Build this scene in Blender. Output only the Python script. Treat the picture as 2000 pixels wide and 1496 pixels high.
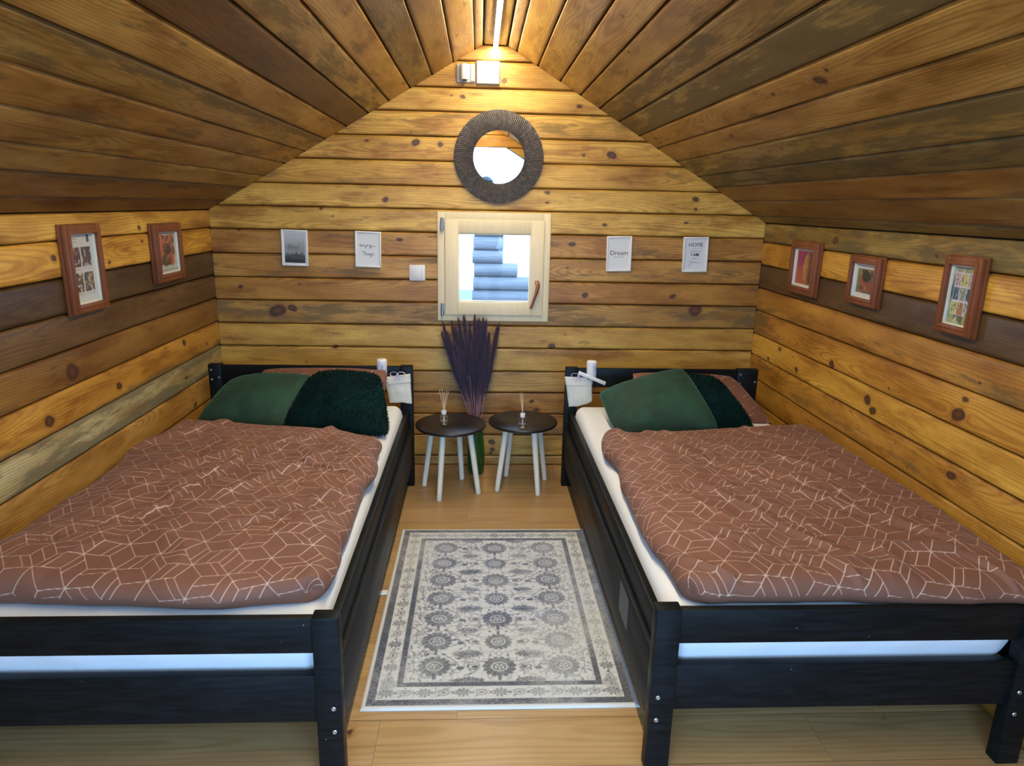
import bpy, bmesh, math, random
import numpy as np
from mathutils import Vector, Matrix
PI = math.pi
rng = np.random.default_rng(7)
random.seed(7)
for o in list(bpy.data.objects): bpy.data.objects.remove(o, do_unlink=True)
SC = bpy.context.scene
COL = SC.collection

# ------------------------------------------------------------------ camera, world, exposure
cd = bpy.data.cameras.new('camera'); cam = bpy.data.objects.new('camera', cd); COL.objects.link(cam)
cd.sensor_width = 36.0; cd.lens = 1342.48/2000*36; cd.clip_start = 0.01; cd.clip_end = 200
CR = Matrix(((0.99874095, -0.00826108, -0.04948004), (-0.04580958, 0.25180178, -0.96669403), (0.0204451, 0.96774357, 0.25110632)))
cam.matrix_world = Matrix.Translation((-0.0726, -3.8131, 1.4923)) @ CR.to_4x4()
SC.camera = cam
SC.view_settings.view_transform = 'Standard'; SC.view_settings.look = 'None'
SC.view_settings.gamma = 1.0; SC.view_settings.use_curve_mapping = False
SC.view_settings.exposure = 0.20
SKY_STRENGTH = 8.8
STRIP_STRENGTH = 175.0
w = bpy.data.worlds.new('sky'); SC.world = w; w.use_nodes = True
bgn = w.node_tree.nodes['Background']; bgn.inputs[0].default_value = (0.29, 0.57, 1.0, 1); bgn.inputs[1].default_value = SKY_STRENGTH

FRONT_Y = -3.88          # inner face of the gable behind the camera
# sampling portal in the open doorway behind the camera (guides sky light, gives off none of its own)
pl = bpy.data.lights.new('doorway_portal', 'AREA'); pl.shape = 'RECTANGLE'; pl.size = 2.0; pl.size_y = 2.2
po = bpy.data.objects.new('doorway_portal', pl); COL.objects.link(po)
po.location = (0, FRONT_Y-0.06, 1.08); po.rotation_euler = (PI/2, 0, 0)
pl.cycles.is_portal = True

# ------------------------------------------------------------------ helpers
def empty(name, loc=(0,0,0), rot=(0,0,0)):
    o = bpy.data.objects.new(name, None); COL.objects.link(o); o.location = loc; o.rotation_euler = rot
    o.empty_display_size = .05
    return o
def tag(o, label=None, cat=None, group=None, kind=None):
    if label: o['label'] = label
    if cat: o['category'] = cat
    if group: o['group'] = group
    if kind: o['kind'] = kind
    return o
def thing(name, label, cat, loc=(0,0,0), rot=(0,0,0), group=None):
    return tag(empty(name, loc, rot), label, cat, group)
def link(name, me, parent=None, mat=None):
    o = bpy.data.objects.new(name, me); COL.objects.link(o)
    if mat:
        me.materials.clear(); me.materials.append(mat)
    if parent: o.parent = parent
    return o
def mesh_np(name, V, F, smooth=False, attrs=None):
    V = np.asarray(V, dtype=np.float32); F = np.asarray(F, dtype=np.int32)
    me = bpy.data.meshes.new(name)
    me.vertices.add(len(V)); me.vertices.foreach_set('co', V.ravel())
    n = F.shape[1]; me.loops.add(F.size); me.loops.foreach_set('vertex_index', F.ravel())
    me.polygons.add(len(F)); me.polygons.foreach_set('loop_start', np.arange(0, F.size, n, dtype=np.int32))
    me.polygons.foreach_set('loop_total', np.full(len(F), n, dtype=np.int32))
    me.polygons.foreach_set('use_smooth', np.full(len(F), smooth, dtype=bool))
    for k, a in (attrs or {}).items():
        a = np.asarray(a, dtype=np.float32)
        if a.ndim == 1: t = me.attributes.new(k, 'FLOAT', 'POINT'); t.data.foreach_set('value', a)
        elif a.shape[1] == 3: t = me.attributes.new(k, 'FLOAT_VECTOR', 'POINT'); t.data.foreach_set('vector', a.ravel())
        else: t = me.attributes.new(k, 'FLOAT_COLOR', 'POINT'); t.data.foreach_set('color', a.ravel())
    me.update(calc_edges=True); me.validate()
    return me
def grid_faces(nu, nv, off=0):
    i, j = np.meshgrid(np.arange(nu-1), np.arange(nv-1), indexing='ij')
    a = (i*nv+j).ravel()+off
    return np.stack([a, a+nv, a+nv+1, a+1], 1)
def bm_obj(name, bm, mat, parent=None, smooth=True, angle=40):
    bmesh.ops.recalc_face_normals(bm, faces=bm.faces)
    me = bpy.data.meshes.new(name); bm.to_mesh(me); bm.free()
    if smooth:
        me.polygons.foreach_set('use_smooth', [True]*len(me.polygons))
        me.set_sharp_from_angle(angle=math.radians(angle))
    return link(name, me, parent, mat)
def add_box(bm, x0, x1, y0, y1, z0, z1, bevel=0.0, seg=2, M=None):
    b2 = bmesh.new()
    bmesh.ops.create_cube(b2, size=1)
    for v in b2.verts:
        v.co = Vector(((x0+x1)/2+v.co.x*(x1-x0), (y0+y1)/2+v.co.y*(y1-y0), (z0+z1)/2+v.co.z*(z1-z0)))
    if bevel > 0: bmesh.ops.bevel(b2, geom=b2.edges[:], offset=bevel, segments=seg, affect='EDGES', profile=.5)
    if M is not None: bmesh.ops.transform(b2, matrix=M, verts=b2.verts)
    merge(bm, b2)
def merge(bm, b2):
    mp = {v: bm.verts.new(v.co) for v in b2.verts}
    for f in b2.faces:
        try: bm.faces.new([mp[v] for v in f.verts])
        except ValueError: pass
    b2.free()
def box(name, x0, x1, y0, y1, z0, z1, mat, parent=None, bevel=.002, M=None):
    bm = bmesh.new(); add_box(bm, x0, x1, y0, y1, z0, z1, bevel, 2, M)
    return bm_obj(name, bm, mat, parent)
def add_lathe(bm, prof, seg=32, M=None, cap=True):
    rings = []
    for r, z in prof:
        if r < 1e-6: rings.append([bm.verts.new((0, 0, z))])
        else: rings.append([bm.verts.new((r*math.cos(2*PI*k/seg), r*math.sin(2*PI*k/seg), z)) for k in range(seg)])
    vs = [v for r in rings for v in r]
    for a, b in zip(rings, rings[1:]):
        for k in range(seg):
            q = (k+1) % seg
            if len(a) == 1 and len(b) == 1: continue
            if len(a) == 1: bm.faces.new((a[0], b[k], b[q]))
            elif len(b) == 1: bm.faces.new((a[k], a[q], b[0]))
            else: bm.faces.new((a[k], a[q], b[q], b[k]))
    if cap:
        for r in (rings[0], rings[-1]):
            if len(r) > 1: bm.faces.new(r)
    if M is not None: bmesh.ops.transform(bm, matrix=M, verts=vs)
def lathe(name, prof, mat, parent=None, seg=32, M=None, cap=True):
    bm = bmesh.new(); add_lathe(bm, prof, seg, M, cap); return bm_obj(name, bm, mat, parent, angle=50)
def add_tube(bm, pts, r, seg=8, cap=True):
    pts = [Vector(p) for p in pts]; rs = r if isinstance(r, (list, tuple)) else [r]*len(pts)
    rings = []; ref = Vector((0, 0, 1))
    for i, p in enumerate(pts):
        t = (pts[min(i+1, len(pts)-1)]-pts[max(i-1, 0)]).normalized()
        a = t.cross(ref)
        if a.length < 1e-3: a = t.cross(Vector((1, 0, 0)))
        a.normalize(); b = t.cross(a)
        rings.append([bm.verts.new(p+(a*math.cos(2*PI*k/seg)+b*math.sin(2*PI*k/seg))*rs[i]) for k in range(seg)])
    for A, B in zip(rings, rings[1:]):
        for k in range(seg): bm.faces.new((A[k], A[(k+1) % seg], B[(k+1) % seg], B[k]))
    if cap: bm.faces.new(rings[0]); bm.faces.new(rings[-1])
def tube(name, pts, r, mat, parent=None, seg=10):
    bm = bmesh.new(); add_tube(bm, pts, r, seg); return bm_obj(name, bm, mat, parent)
def copy_tree(o, parent=None):
    c = o.copy(); COL.objects.link(c); c.parent = parent
    for ch in list(o.children): copy_tree(ch, c)
    return c

# ------------------------------------------------------------------ materials
class NT:
    def __init__(s, name):
        s.m = bpy.data.materials.new(name); s.m.use_nodes = True; s.t = s.m.node_tree
        s.b = s.t.nodes['Principled BSDF']; s.out = s.t.nodes['Material Output']
    def n(s, typ, **kw):
        d = s.t.nodes.new(typ)
        for k, v in kw.items(): setattr(d, k, v)
        return d
    def put(s, sock, v):
        if isinstance(v, bpy.types.NodeSocket): s.t.links.new(v, sock)
        elif v is not None:
            if sock.type == 'RGBA' and len(v) == 3: v = (*v, 1)
            sock.default_value = v
    def math(s, op, a, b=None, c=None, clamp=False):
        d = s.n('ShaderNodeMath', operation=op, use_clamp=clamp)
        for i, v in enumerate((a, b, c)):
            if v is not None: s.put(d.inputs[i], v)
        return d.outputs[0]
    def mix(s, f, a, b, mode='MIX'):
        d = s.n('ShaderNodeMix', data_type='RGBA', blend_type=mode)
        s.put(d.inputs[0], f); s.put(d.inputs[6], a); s.put(d.inputs[7], b); return d.outputs[2]
    def noise(s, vec, scale, detail=2, rough=.5, out=0):
        d = s.n('ShaderNodeTexNoise'); s.put(d.inputs['Vector'], vec) if vec is not None else None
        d.inputs['Scale'].default_value = scale; d.inputs['Detail'].default_value = detail
        d.inputs['Roughness'].default_value = rough; return d.outputs[out]
    def comb(s, x, y, z):
        d = s.n('ShaderNodeCombineXYZ'); [s.put(d.inputs[i], v) for i, v in enumerate((x, y, z))]; return d.outputs[0]
    def sep(s, v):
        d = s.n('ShaderNodeSeparateXYZ'); s.put(d.inputs[0], v); return d.outputs
    def attr(s, name, o='Vector'):
        d = s.n('ShaderNodeAttribute'); d.attribute_name = name; return d.outputs[o]
    def rng(s, v, a, b, c=0., d2=1., smooth=True):
        d = s.n('ShaderNodeMapRange'); d.interpolation_type = 'SMOOTHSTEP' if smooth else 'LINEAR'
        s.put(d.inputs[0], v); d.inputs[1].default_value = a; d.inputs[2].default_value = b
        d.inputs[3].default_value = c; d.inputs[4].default_value = d2; return d.outputs[0]
    def bump(s, h, strength, dist=.002):
        d = s.n('ShaderNodeBump'); s.put(d.inputs['Height'], h); d.inputs['Strength'].default_value = strength
        d.inputs['Distance'].default_value = dist; s.t.links.new(d.outputs[0], s.b.inputs['Normal'])
    def base(s, c=None, rough=.5, metal=0, **kw):
        if c is not None: s.put(s.b.inputs['Base Color'], c)
        s.put(s.b.inputs['Roughness'], rough); s.b.inputs['Metallic'].default_value = metal
        for k, v in kw.items(): s.put(s.b.inputs[k.replace('_', ' ')], v)
        return s
def plain(name, c, rough=.5, metal=0, bump=0, bscale=200, **kw):
    t = NT(name); t.base(c, rough, metal, **kw)
    if bump:
        tc = t.n('ShaderNodeTexCoord').outputs['Object']
        t.bump(t.noise(tc, bscale, 3), bump, .001)
    return t.m

def board_wood(name, rough=.42, ring=.30, streak=.22, blotch=.58, freq=700, coat=0.0, patina=.75, saws=.12, stainc=(0.055, 0.048, 0.03)):
    t = NT(name)
    uv = t.attr('wuv'); u, v, ez = t.sep(uv)
    prm = t.attr('prm', 'Color'); vc, kn, rd = t.sep(prm)
    tint = t.attr('tint', 'Color'); stain = t.attr('tint', 'Alpha')
    ro = t.math('MULTIPLY', rd, 37.)
    un = t.comb(t.math('MULTIPLY', u, .9), ro, 0.)
    h = t.math('MULTIPLY', t.math('SUBTRACT', t.noise(un, 1.3, 1), .30), .16)
    wob = t.math('MULTIPLY', t.math('SUBTRACT', t.noise(t.comb(t.math('MULTIPLY', u, 2.5), t.math('MULTIPLY', v, 14.), ro), 1., 2), .5), .02)
    dv = t.math('SUBTRACT', v, vc)
    R = t.math('SQRT', t.math('ADD', t.math('MULTIPLY', dv, dv), t.math('MULTIPLY', h, h)))
    R = t.math('ADD', t.math('ADD', R, wob), t.math('MULTIPLY', kn, .022))
    s = t.math('SINE', t.math('MULTIPLY', R, float(freq)))
    rg = t.rng(s, -.2, 1.)
    rg = t.math('MULTIPLY', rg, t.noise(t.comb(t.math('MULTIPLY', u, .8), t.math('MULTIPLY', v, 10.), ro), 2., 2))
    st = t.noise(t.comb(t.math('MULTIPLY', u, 3.), t.math('MULTIPLY', v, 260.), ro), 1., 4, .6)
    bl = t.noise(t.comb(t.math('MULTIPLY', u, 2.2), t.math('MULTIPLY', v, 9.), t.math('ADD', ro, 5.)), 1.2, 4, .6)
    val = t.math('MULTIPLY', t.math('SUBTRACT', 1.0, t.math('MULTIPLY', rg, ring*1.6)),
                 t.math('ADD', 1.0, t.math('MULTIPLY', t.math('SUBTRACT', st, .5), streak*2)))
    val = t.math('MULTIPLY', val, t.math('ADD', 1.0, t.math('MULTIPLY', t.math('SUBTRACT', bl, .52), blotch*3)))
    saw = t.noise(t.comb(t.math('MULTIPLY', u, 130.), t.math('MULTIPLY', v, 6.), ro), 1., 2)
    val = t.math('MULTIPLY', val, t.math('ADD', 1.0, t.math('MULTIPLY', t.math('SUBTRACT', saw, .5), saws)))
    val = t.math('MAXIMUM', val, .12)
    g = t.comb(t.math('POWER', val, .85), t.math('POWER', val, 1.15), t.math('POWER', val, 1.6))
    c = t.mix(1.0, tint, g, 'MULTIPLY')
    pt = t.noise(t.comb(t.math('MULTIPLY', u, 1.7), t.math('MULTIPLY', v, 7.), t.math('ADD', ro, 23.)), 1.6, 5, .65)
    c = t.mix(t.math('MULTIPLY', t.rng(pt, .50, .66), patina), c, t.mix(1.0, c, (.55, .40, .26), 'MULTIPLY'))
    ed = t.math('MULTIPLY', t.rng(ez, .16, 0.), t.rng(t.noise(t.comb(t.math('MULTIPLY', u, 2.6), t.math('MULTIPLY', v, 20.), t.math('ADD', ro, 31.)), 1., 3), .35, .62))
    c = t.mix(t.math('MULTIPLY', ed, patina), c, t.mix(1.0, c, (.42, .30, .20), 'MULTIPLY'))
    # grey-olive weather stains, streaked along the board
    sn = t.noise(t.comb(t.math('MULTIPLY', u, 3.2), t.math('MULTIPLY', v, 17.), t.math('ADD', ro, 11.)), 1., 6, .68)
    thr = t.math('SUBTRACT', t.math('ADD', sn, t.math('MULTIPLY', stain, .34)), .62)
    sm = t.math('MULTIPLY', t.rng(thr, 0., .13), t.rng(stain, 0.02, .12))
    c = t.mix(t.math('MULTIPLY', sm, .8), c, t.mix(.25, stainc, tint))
    # knots
    kc = t.rng(t.math('ADD', kn, t.math('MULTIPLY', t.math('SUBTRACT', st, .5), .2)), .42, .62)
    halo = t.rng(kn, .08, .5)
    c = t.mix(t.math('MULTIPLY', halo, .35), c, (0.20, .07, .02))
    c = t.mix(t.math('MULTIPLY', kc, .88), c, t.mix(t.rng(kn, .8, .98), (0.05, .018, .010), (0.12, .045, .022)))
    t.base(c, t.math('ADD', rough, t.math('MULTIPLY', sm, .15)), Coat_Weight=coat, Coat_Roughness=.25)
    t.bump(t.math('ADD', t.math('MULTIPLY', st, .5), t.math('MULTIPLY', rg, .4)), .12, .002)
    return t.m
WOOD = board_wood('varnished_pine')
FLOORM = board_wood('oak_laminate', rough=.33, ring=.16, streak=.10, blotch=.16, freq=330, patina=.12, saws=0.)
BACKING = plain('board_groove_shadow_gap', (0.035, .016, .007), .8)

def srgb(r, g, b):
    f = lambda c: (c/255/12.92) if c/255 <= .04045 else ((c/255+.055)/1.055)**2.4
    return (f(r), f(g), f(b))

def boards(name, segs, place, mat, knots=(), du=.009, dv=.009, groove=.014, bev=.010, round_=0.0, kind_n=1, extra=None):
    """segs: dicts u0,u1 (numbers or functions of v), v0, v1, tint, stain, edge stain; place(u,v,d)->xyz arrays"""
    VV = []; FF = []; WU = []; PR = []; TI = []; off = 0
    for sg in segs:
        v0, v1 = sg['v0'], sg['v1']; wd = v1-v0
        e = [0.0013, .0022, bev*.35, bev*.7, bev]
        inner = np.linspace(bev, wd-bev, max(2, int((wd-2*bev)/dv)+1))[1:-1]
        t = np.concatenate([e, inner, [wd-x for x in e[::-1]]])
        cut = sg.get('hole')
        if cut:
            t = np.sort(np.concatenate([t, [z-v0 for z in (cut[2], cut[3]) if v0+.002 < z < v1-.002]]))
        q = np.minimum(t, wd-t)/bev
        dep = np.where(q < 1, -groove*np.clip(1-q, 0, 1)**2.6, 0.0)
        dep = dep-(round_*((t-wd/2)/(wd/2))**2)
        vs = v0+t
        f0 = sg['u0'] if callable(sg['u0']) else (lambda v, c=sg['u0']: c+0*v)
        f1 = sg['u1'] if callable(sg['u1']) else (lambda v, c=sg['u1']: c+0*v)
        a, b = f0(vs), f1(vs); lo, hi = a.min(), b.max()
        us = np.linspace(lo, hi, max(2, int((hi-lo)/du)+1))
        if cut: us = np.sort(np.concatenate([us, [x for x in (cut[0], cut[1]) if lo < x < hi]]))
        U, Vv = np.meshgrid(us, vs, indexing='ij')
        U = np.clip(U, a[None, :], b[None, :])
        D = np.broadcast_to(dep[None, :], U.shape)
        nu, nv = U.shape
        F = grid_faces(nu, nv)
        uf = U.ravel(); w4 = uf[F]; keep = (w4.max(1)-w4.min(1)) > 1e-6
        if cut:
            cu = w4.mean(1); cv = Vv.ravel()[F].mean(1)
            keep &= ~((cu > cut[0]) & (cu < cut[1]) & (cv > cut[2]) & (cv < cut[3]))
        F = F[keep]
        kn = np.zeros_like(U)
        rd = sg.get('rnd', rng.random())
        ks = list(knots)
        for k in range(int(sg.get('nk', 2)*rng.uniform(.3, 1.1)+.5)):
            ks.append((rng.uniform(lo, hi), rng.uniform(v0+.02, v1-.02), rng.choice([.003, .004, .006])))
        for ku, kv, kr in ks:
            if kv < v0-.001 or kv > v1+.001: continue
            d2 = ((U-ku)/(kr*1.7))**2+((Vv-kv)/(kr*1.15))**2
            th_ = np.arctan2(Vv-kv, U-ku); d2 = d2*(1+.28*np.sin(2*th_+ku*40)+.07*np.sin(3*th_+kv*90))
            kn = np.maximum(kn, np.exp(-d2*.62))
        P = place(U.ravel(), Vv.ravel(), D.ravel())
        VV.append(P); FF.append(F+off); off += U.size
        WU.append(np.stack([U.ravel()+rd*13, Vv.ravel()-(v0+v1)/2, np.minimum(Vv-v0, v1-Vv).ravel()/wd], 1))
        vcen = sg.get('vc', rng.uniform(-.09, .09))
        PR.append(np.stack([np.full(U.size, vcen), kn.ravel(), np.full(U.size, rd), np.ones(U.size)], 1))
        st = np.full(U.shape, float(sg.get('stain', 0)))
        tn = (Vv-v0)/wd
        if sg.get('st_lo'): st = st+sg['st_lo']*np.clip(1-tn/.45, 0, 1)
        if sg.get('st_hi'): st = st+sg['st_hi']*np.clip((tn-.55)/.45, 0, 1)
        if sg.get('st_end'):   # (u centre, half length, amount)
            c0, hw, am = sg['st_end']; st = st+am*np.exp(-((U-c0)/hw)**2)
        ti = np.array(sg['tint'])*np.ones(U.shape+(3,))
        if sg.get('tint2') is not None:
            c0, hw = sg['t2']; m = np.clip((U-c0)/hw, 0, 1)[..., None]
            ti = ti*(1-m)+np.array(sg['tint2'])*m
        ti = ti*np.array([.985, 1.0, .71]) if mat is WOOD else ti
        TI.append(np.concatenate([ti.reshape(-1, 3), st.reshape(-1, 1)], 1))
    me = mesh_np(name, np.concatenate(VV), np.concatenate(FF), True,
                 {'wuv': np.concatenate(WU), 'prm': np.concatenate(PR), 'tint': np.concatenate(TI)})
    me.set_sharp_from_angle(angle=math.radians(50))
    o = link(name, me, None, mat); o['kind'] = 'structure'
    if extra is not None:                     # solid core behind the boards, a second material of the same wall
        bm = bmesh.new(); bm.from_mesh(me)
        n0 = len(bm.faces)
        extra(bm)
        bm.faces.ensure_lookup_table()
        me.materials.append(BACKING)
        for f in bm.faces[n0:]: f.material_index = 1
        bm.to_mesh(me); bm.free()
    return o

# board colours (linear albedo)
LY = (0.68, .42, .125); LT = (0.60, .345, .09); OR = (0.52, .25, .050); OB = (0.44, .21, .050); MB = (0.26, .125, .036)
DB = (0.088, .047, .023); D2 = (0.135, .070, .032); TN = (0.46, .25, .075); OL = (0.28, .18, .055); GR = (0.47, .37, .24); YO = (0.62, .33, .065)
JB = [0, .058, .187, .315, .443, .569, .703, .831, .959, 1.083, 1.21, 1.338, 1.46, 1.579, 1.706, 1.829, 1.952, 2.07, 2.198, 2.277]
ZR = 2.277
XL0, XR0 = -.059, .064
SL, SR = (2.277-1.434)/1.441, (2.275-1.422)/1.436
def gx0(z): return np.where(z <= 1.434, -1.5, np.minimum(-1.5+(z-1.434)/SL, XL0))
def gx1(z): return np.where(z <= 1.422, 1.5, np.maximum(1.5-(z-1.422)/SR, XR0))
back_t = [(TN, .1), (LT, .0), (OB, .15), (OB, .12), (TN, .1), (LT, 0), (LT, .0), (TN, .35), (OB, .0), (OB, .22), (OB, .1), (LY, .05), (LY, 0), (LT, 0), (LT, .05), (LT, .2), (LY, 0), (LT, 0), (TN, 0)]
HOLE = (-.275, .293, .885, 1.425)
segs = []
for i, (tt, s_) in enumerate(back_t):
    v0, v1 = JB[i], JB[i+1]
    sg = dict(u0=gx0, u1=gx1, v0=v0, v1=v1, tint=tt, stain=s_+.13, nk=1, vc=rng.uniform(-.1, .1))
    if v1 > HOLE[2] and v0 < HOLE[3]: sg['hole'] = HOLE
    if i in (10, 9): sg['tint'] = LT; sg['tint'] = (0.50, .26, .08)
    segs.append(sg)
bk = [(-1.175, .903, .026), (-1.095, .918, .015), (-1.366, 1.03, .008), (-.503, 1.297, .009), (-.573, 1.504, .010), (-1.352, 1.335, .006), (1.15, .935, .024),
      (1.015, 1.012, .010), (.52, 1.011, .011), (.436, 1.289, .010), (.344, .718, .013), (1.1, 1.541, .010), (1.105, 1.488, .006), (.61, 1.396, .007), (1.058, 1.415, .006),
      (-.28, 1.79, .009), (-.408, 1.797, .013), (-.163, 2.026, .008), (.445, 1.995, .008), (.628, 1.758, .015), (.478, 1.754, .006), (.291, 1.559, .008), (.292, 1.506, .005),
      (.05, 2.108, .009), (.01, .144, .012), (.016, .097, .009), (.005, .074, .006), (.238, .393, .008), (.269, .343, .009), (-.914, 1.452, .006), (-.87, .703, .008)]
def back_core(bm):
    H = HOLE
    def poly(pts, y0, y1):
        a = [bm.verts.new((x, y0, z)) for x, z in pts]; b = [bm.verts.new((x, y1, z)) for x, z in pts]
        bm.faces.new(a); bm.faces.new(b[::-1])
        for k in range(len(pts)):
            q = (k+1) % len(pts); bm.faces.new((a[k], b[k], b[q], a[q]))
    y0, y1 = .0165, .13
    poly([(-1.6, -.02), (H[0], -.02), (H[0], 1.95), (-.7, 1.95), (-1.6, 1.43)], y0, y1)
    poly([(H[1], -.02), (1.6, -.02), (1.6, 1.42), (.7, 1.95), (H[1], 1.95)], y0, y1)
    poly([(H[0], -.02), (H[1], -.02), (H[1], H[2]), (H[0], H[2])], y0, y1)
    poly([(H[0], H[3]), (H[1], H[3]), (H[1], 1.95), (H[0], 1.95)], y0, y1)
    poly([(-.7, 1.95), (.7, 1.95), (.08, 2.33), (-.08, 2.33)], y0, y1)
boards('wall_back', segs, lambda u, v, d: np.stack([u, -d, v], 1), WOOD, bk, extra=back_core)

YF = FRONT_Y-.02
def side_wall(name, J, cols, sgn, knots, core):
    sg = []
    for i, c in enumerate(cols):
        d = dict(u0=YF, u1=0.0, v0=J[i], v1=J[i+1], nk=2); d.update(c); sg.append(d)
    boards(name, sg, lambda u, v, dd: np.stack([sgn*(1.5-dd), u, v], 1), WOOD, knots, round_=.002, extra=core)
def core_box(*a):
    return lambda bm: add_box(bm, *a)
JLs = [0, .07, .196, .323, .451, .583, .709, .839, .967, 1.091, 1.215, 1.341, 1.436]
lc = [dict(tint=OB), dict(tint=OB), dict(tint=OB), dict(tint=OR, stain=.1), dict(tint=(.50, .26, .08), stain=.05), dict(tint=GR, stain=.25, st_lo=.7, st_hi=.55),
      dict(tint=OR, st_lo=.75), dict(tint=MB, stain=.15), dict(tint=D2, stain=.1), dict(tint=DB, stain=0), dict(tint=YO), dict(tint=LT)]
side_wall('wall_left', JLs, lc, -1, [(-1.39, .889, .024), (-1.097, .761, .012), (-1.556, .76, .016), (-.46, .811, .012), (-.784, 1.366, .008), (-.402, .48, .010), (-1.404, 1.287, .009)],
          core_box(-1.62, -1.518, YF, .12, -.02, 1.50))
JRs = [0, .06, .186, .31, .434, .561, .689, .811, .942, 1.067, 1.195, 1.319, 1.424]
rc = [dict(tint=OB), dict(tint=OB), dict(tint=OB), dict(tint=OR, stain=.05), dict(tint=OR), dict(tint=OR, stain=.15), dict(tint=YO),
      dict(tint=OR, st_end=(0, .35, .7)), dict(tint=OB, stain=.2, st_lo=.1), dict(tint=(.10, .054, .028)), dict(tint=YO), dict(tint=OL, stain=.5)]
side_wall('wall_right', JRs, rc, 1, [(-1.21, .758, .015), (-1.256, .726, .013), (-1.728, .856, .018), (-1.747, .913, .008), (-.897, .832, .014), (-1.748, .65, .012), (-.785, 1.368, .014), (-.572, .73, .010), (-.234, .712, .008), (-.36, .79, .009)],
          core_box(1.518, 1.62, YF, .12, -.02, 1.49))

# ceiling: boards run along the room; v is the distance up each slope
XL = [-1.5, -1.415, -1.299, -1.198, -1.088, -.982, -.874, -.763, -.648, -.541, -.432, -.318, -.21, -.101, -.059]
XR = [.064, .111, .22, .338, .446, .55, .657, .769, .871, .98, 1.103, 1.198, 1.312, 1.439, 1.5]
RB = (.20, .085, .032)
cl = [dict(tint=RB), dict(tint=(.30, .15, .055), st_hi=.7), dict(tint=(.42, .25, .095)), dict(tint=(.42, .24, .09), stain=.05), dict(tint=(.42, .22, .075), stain=.2),
      dict(tint=(.42, .25, .09), st_hi=.65, stain=.1), dict(tint=(.50, .28, .095)), dict(tint=(.15, .068, .028), stain=0), dict(tint=(.50, .31, .12), stain=.38), dict(tint=(.55, .31, .10)),
      dict(tint=(.27, .17, .06), stain=.25), dict(tint=(.36, .20, .07)), dict(tint=(.52, .29, .10)), dict(tint=(.36, .21, .08))]
cr = [dict(tint=(.34, .19, .07), stain=.3), dict(tint=(.55, .32, .10)), dict(tint=(.48, .29, .11), stain=.1), dict(tint=(.52, .30, .11)), dict(tint=(.42, .24, .08), stain=.15),
      dict(tint=(.36, .22, .085), stain=.35, st_end=(-.2, .5, .25)), dict(tint=(.38, .26, .11), stain=.66), dict(tint=(.50, .28, .095)), dict(tint=(.50, .29, .105)), dict(tint=(.40, .27, .10), stain=.45),
      dict(tint=(.20, .145, .07), stain=.4), dict(tint=(.36, .19, .065)), dict(tint=(.30, .165, .06)), dict(tint=(.27, .175, .07), stain=.2)]
segs = []
cl_, cr_ = math.cos(math.atan(SL)), math.cos(math.atan(SR))
for i, c in enumerate(cl):
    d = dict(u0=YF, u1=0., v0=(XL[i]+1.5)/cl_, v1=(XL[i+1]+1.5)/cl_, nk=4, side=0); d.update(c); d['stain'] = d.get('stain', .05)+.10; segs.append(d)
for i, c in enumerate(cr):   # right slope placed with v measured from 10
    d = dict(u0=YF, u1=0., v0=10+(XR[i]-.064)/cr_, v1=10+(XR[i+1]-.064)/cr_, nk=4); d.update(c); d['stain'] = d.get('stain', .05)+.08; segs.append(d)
segs.append(dict(u0=YF, u1=0., v0=20., v1=20.+XR0-XL0, tint=(.38, .24, .095), stain=.25, nk=1))
def cplace(u, v, d):
    nl = np.array([math.sin(math.atan(SL)), 0, -math.cos(math.atan(SL))]); nr = np.array([-math.sin(math.atan(SR)), 0, -math.cos(math.atan(SR))])
    P = np.zeros((len(u), 3)); P[:, 1] = u
    a = v < 9; b = (v > 9) & (v < 19); c = v > 19
    P[a, 0] = -1.5+v[a]*cl_; P[a, 2] = 1.434+v[a]*cl_*SL
    P[b, 0] = .064+(v[b]-10)*cr_; P[b, 2] = 2.275-(v[b]-10)*cr_*SR
    P[c, 0] = XL0+v[c]-20; P[c, 2] = ZR
    P[a] += d[a][:, None]*nl; P[b] += d[b][:, None]*nr; P[c, 2] -= d[c]
    return P
def roof_core(bm):
    t = .018
    top = [(-1.62, 1.45), (-.06, 2.40), (.065, 2.40), (1.62, 1.45)]
    bot = [(-1.62, 1.434-.12*SL+t*1.2), (-.066, 2.277+t), (.071, 2.277+t), (1.62, 1.422-.12*SR+t*1.2)]
    y0, y1 = YF, .13
    A = [bm.verts.new((x, y0, z)) for x, z in bot+top[::-1]]; B = [bm.verts.new((x, y1, z)) for x, z in bot+top[::-1]]
    for k in range(8):
        q = (k+1) % 8; bm.faces.new((A[k], A[q], B[q], B[k]))
    for a, b in ((0, 7), (1, 6), (2, 5)):
        bm.faces.new((A[a], A[b], A[b-1], A[a+1])); bm.faces.new((B[a], B[a+1], B[b-1], B[b]))
ck = [((-1.9), 10+(.769-.064)/cr_+.06, .014), (-1.0, 10+(.871-.064)/cr_+.05, .010), (-1.62, 10+(.769-.064)/cr_+.05, .007)]
# fix rows where "v" range misses: knots only take effect inside their own board
boards('ceiling', segs, cplace, WOOD, ck, du=.012, dv=.010, groove=.014, bev=.009, extra=roof_core)

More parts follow.
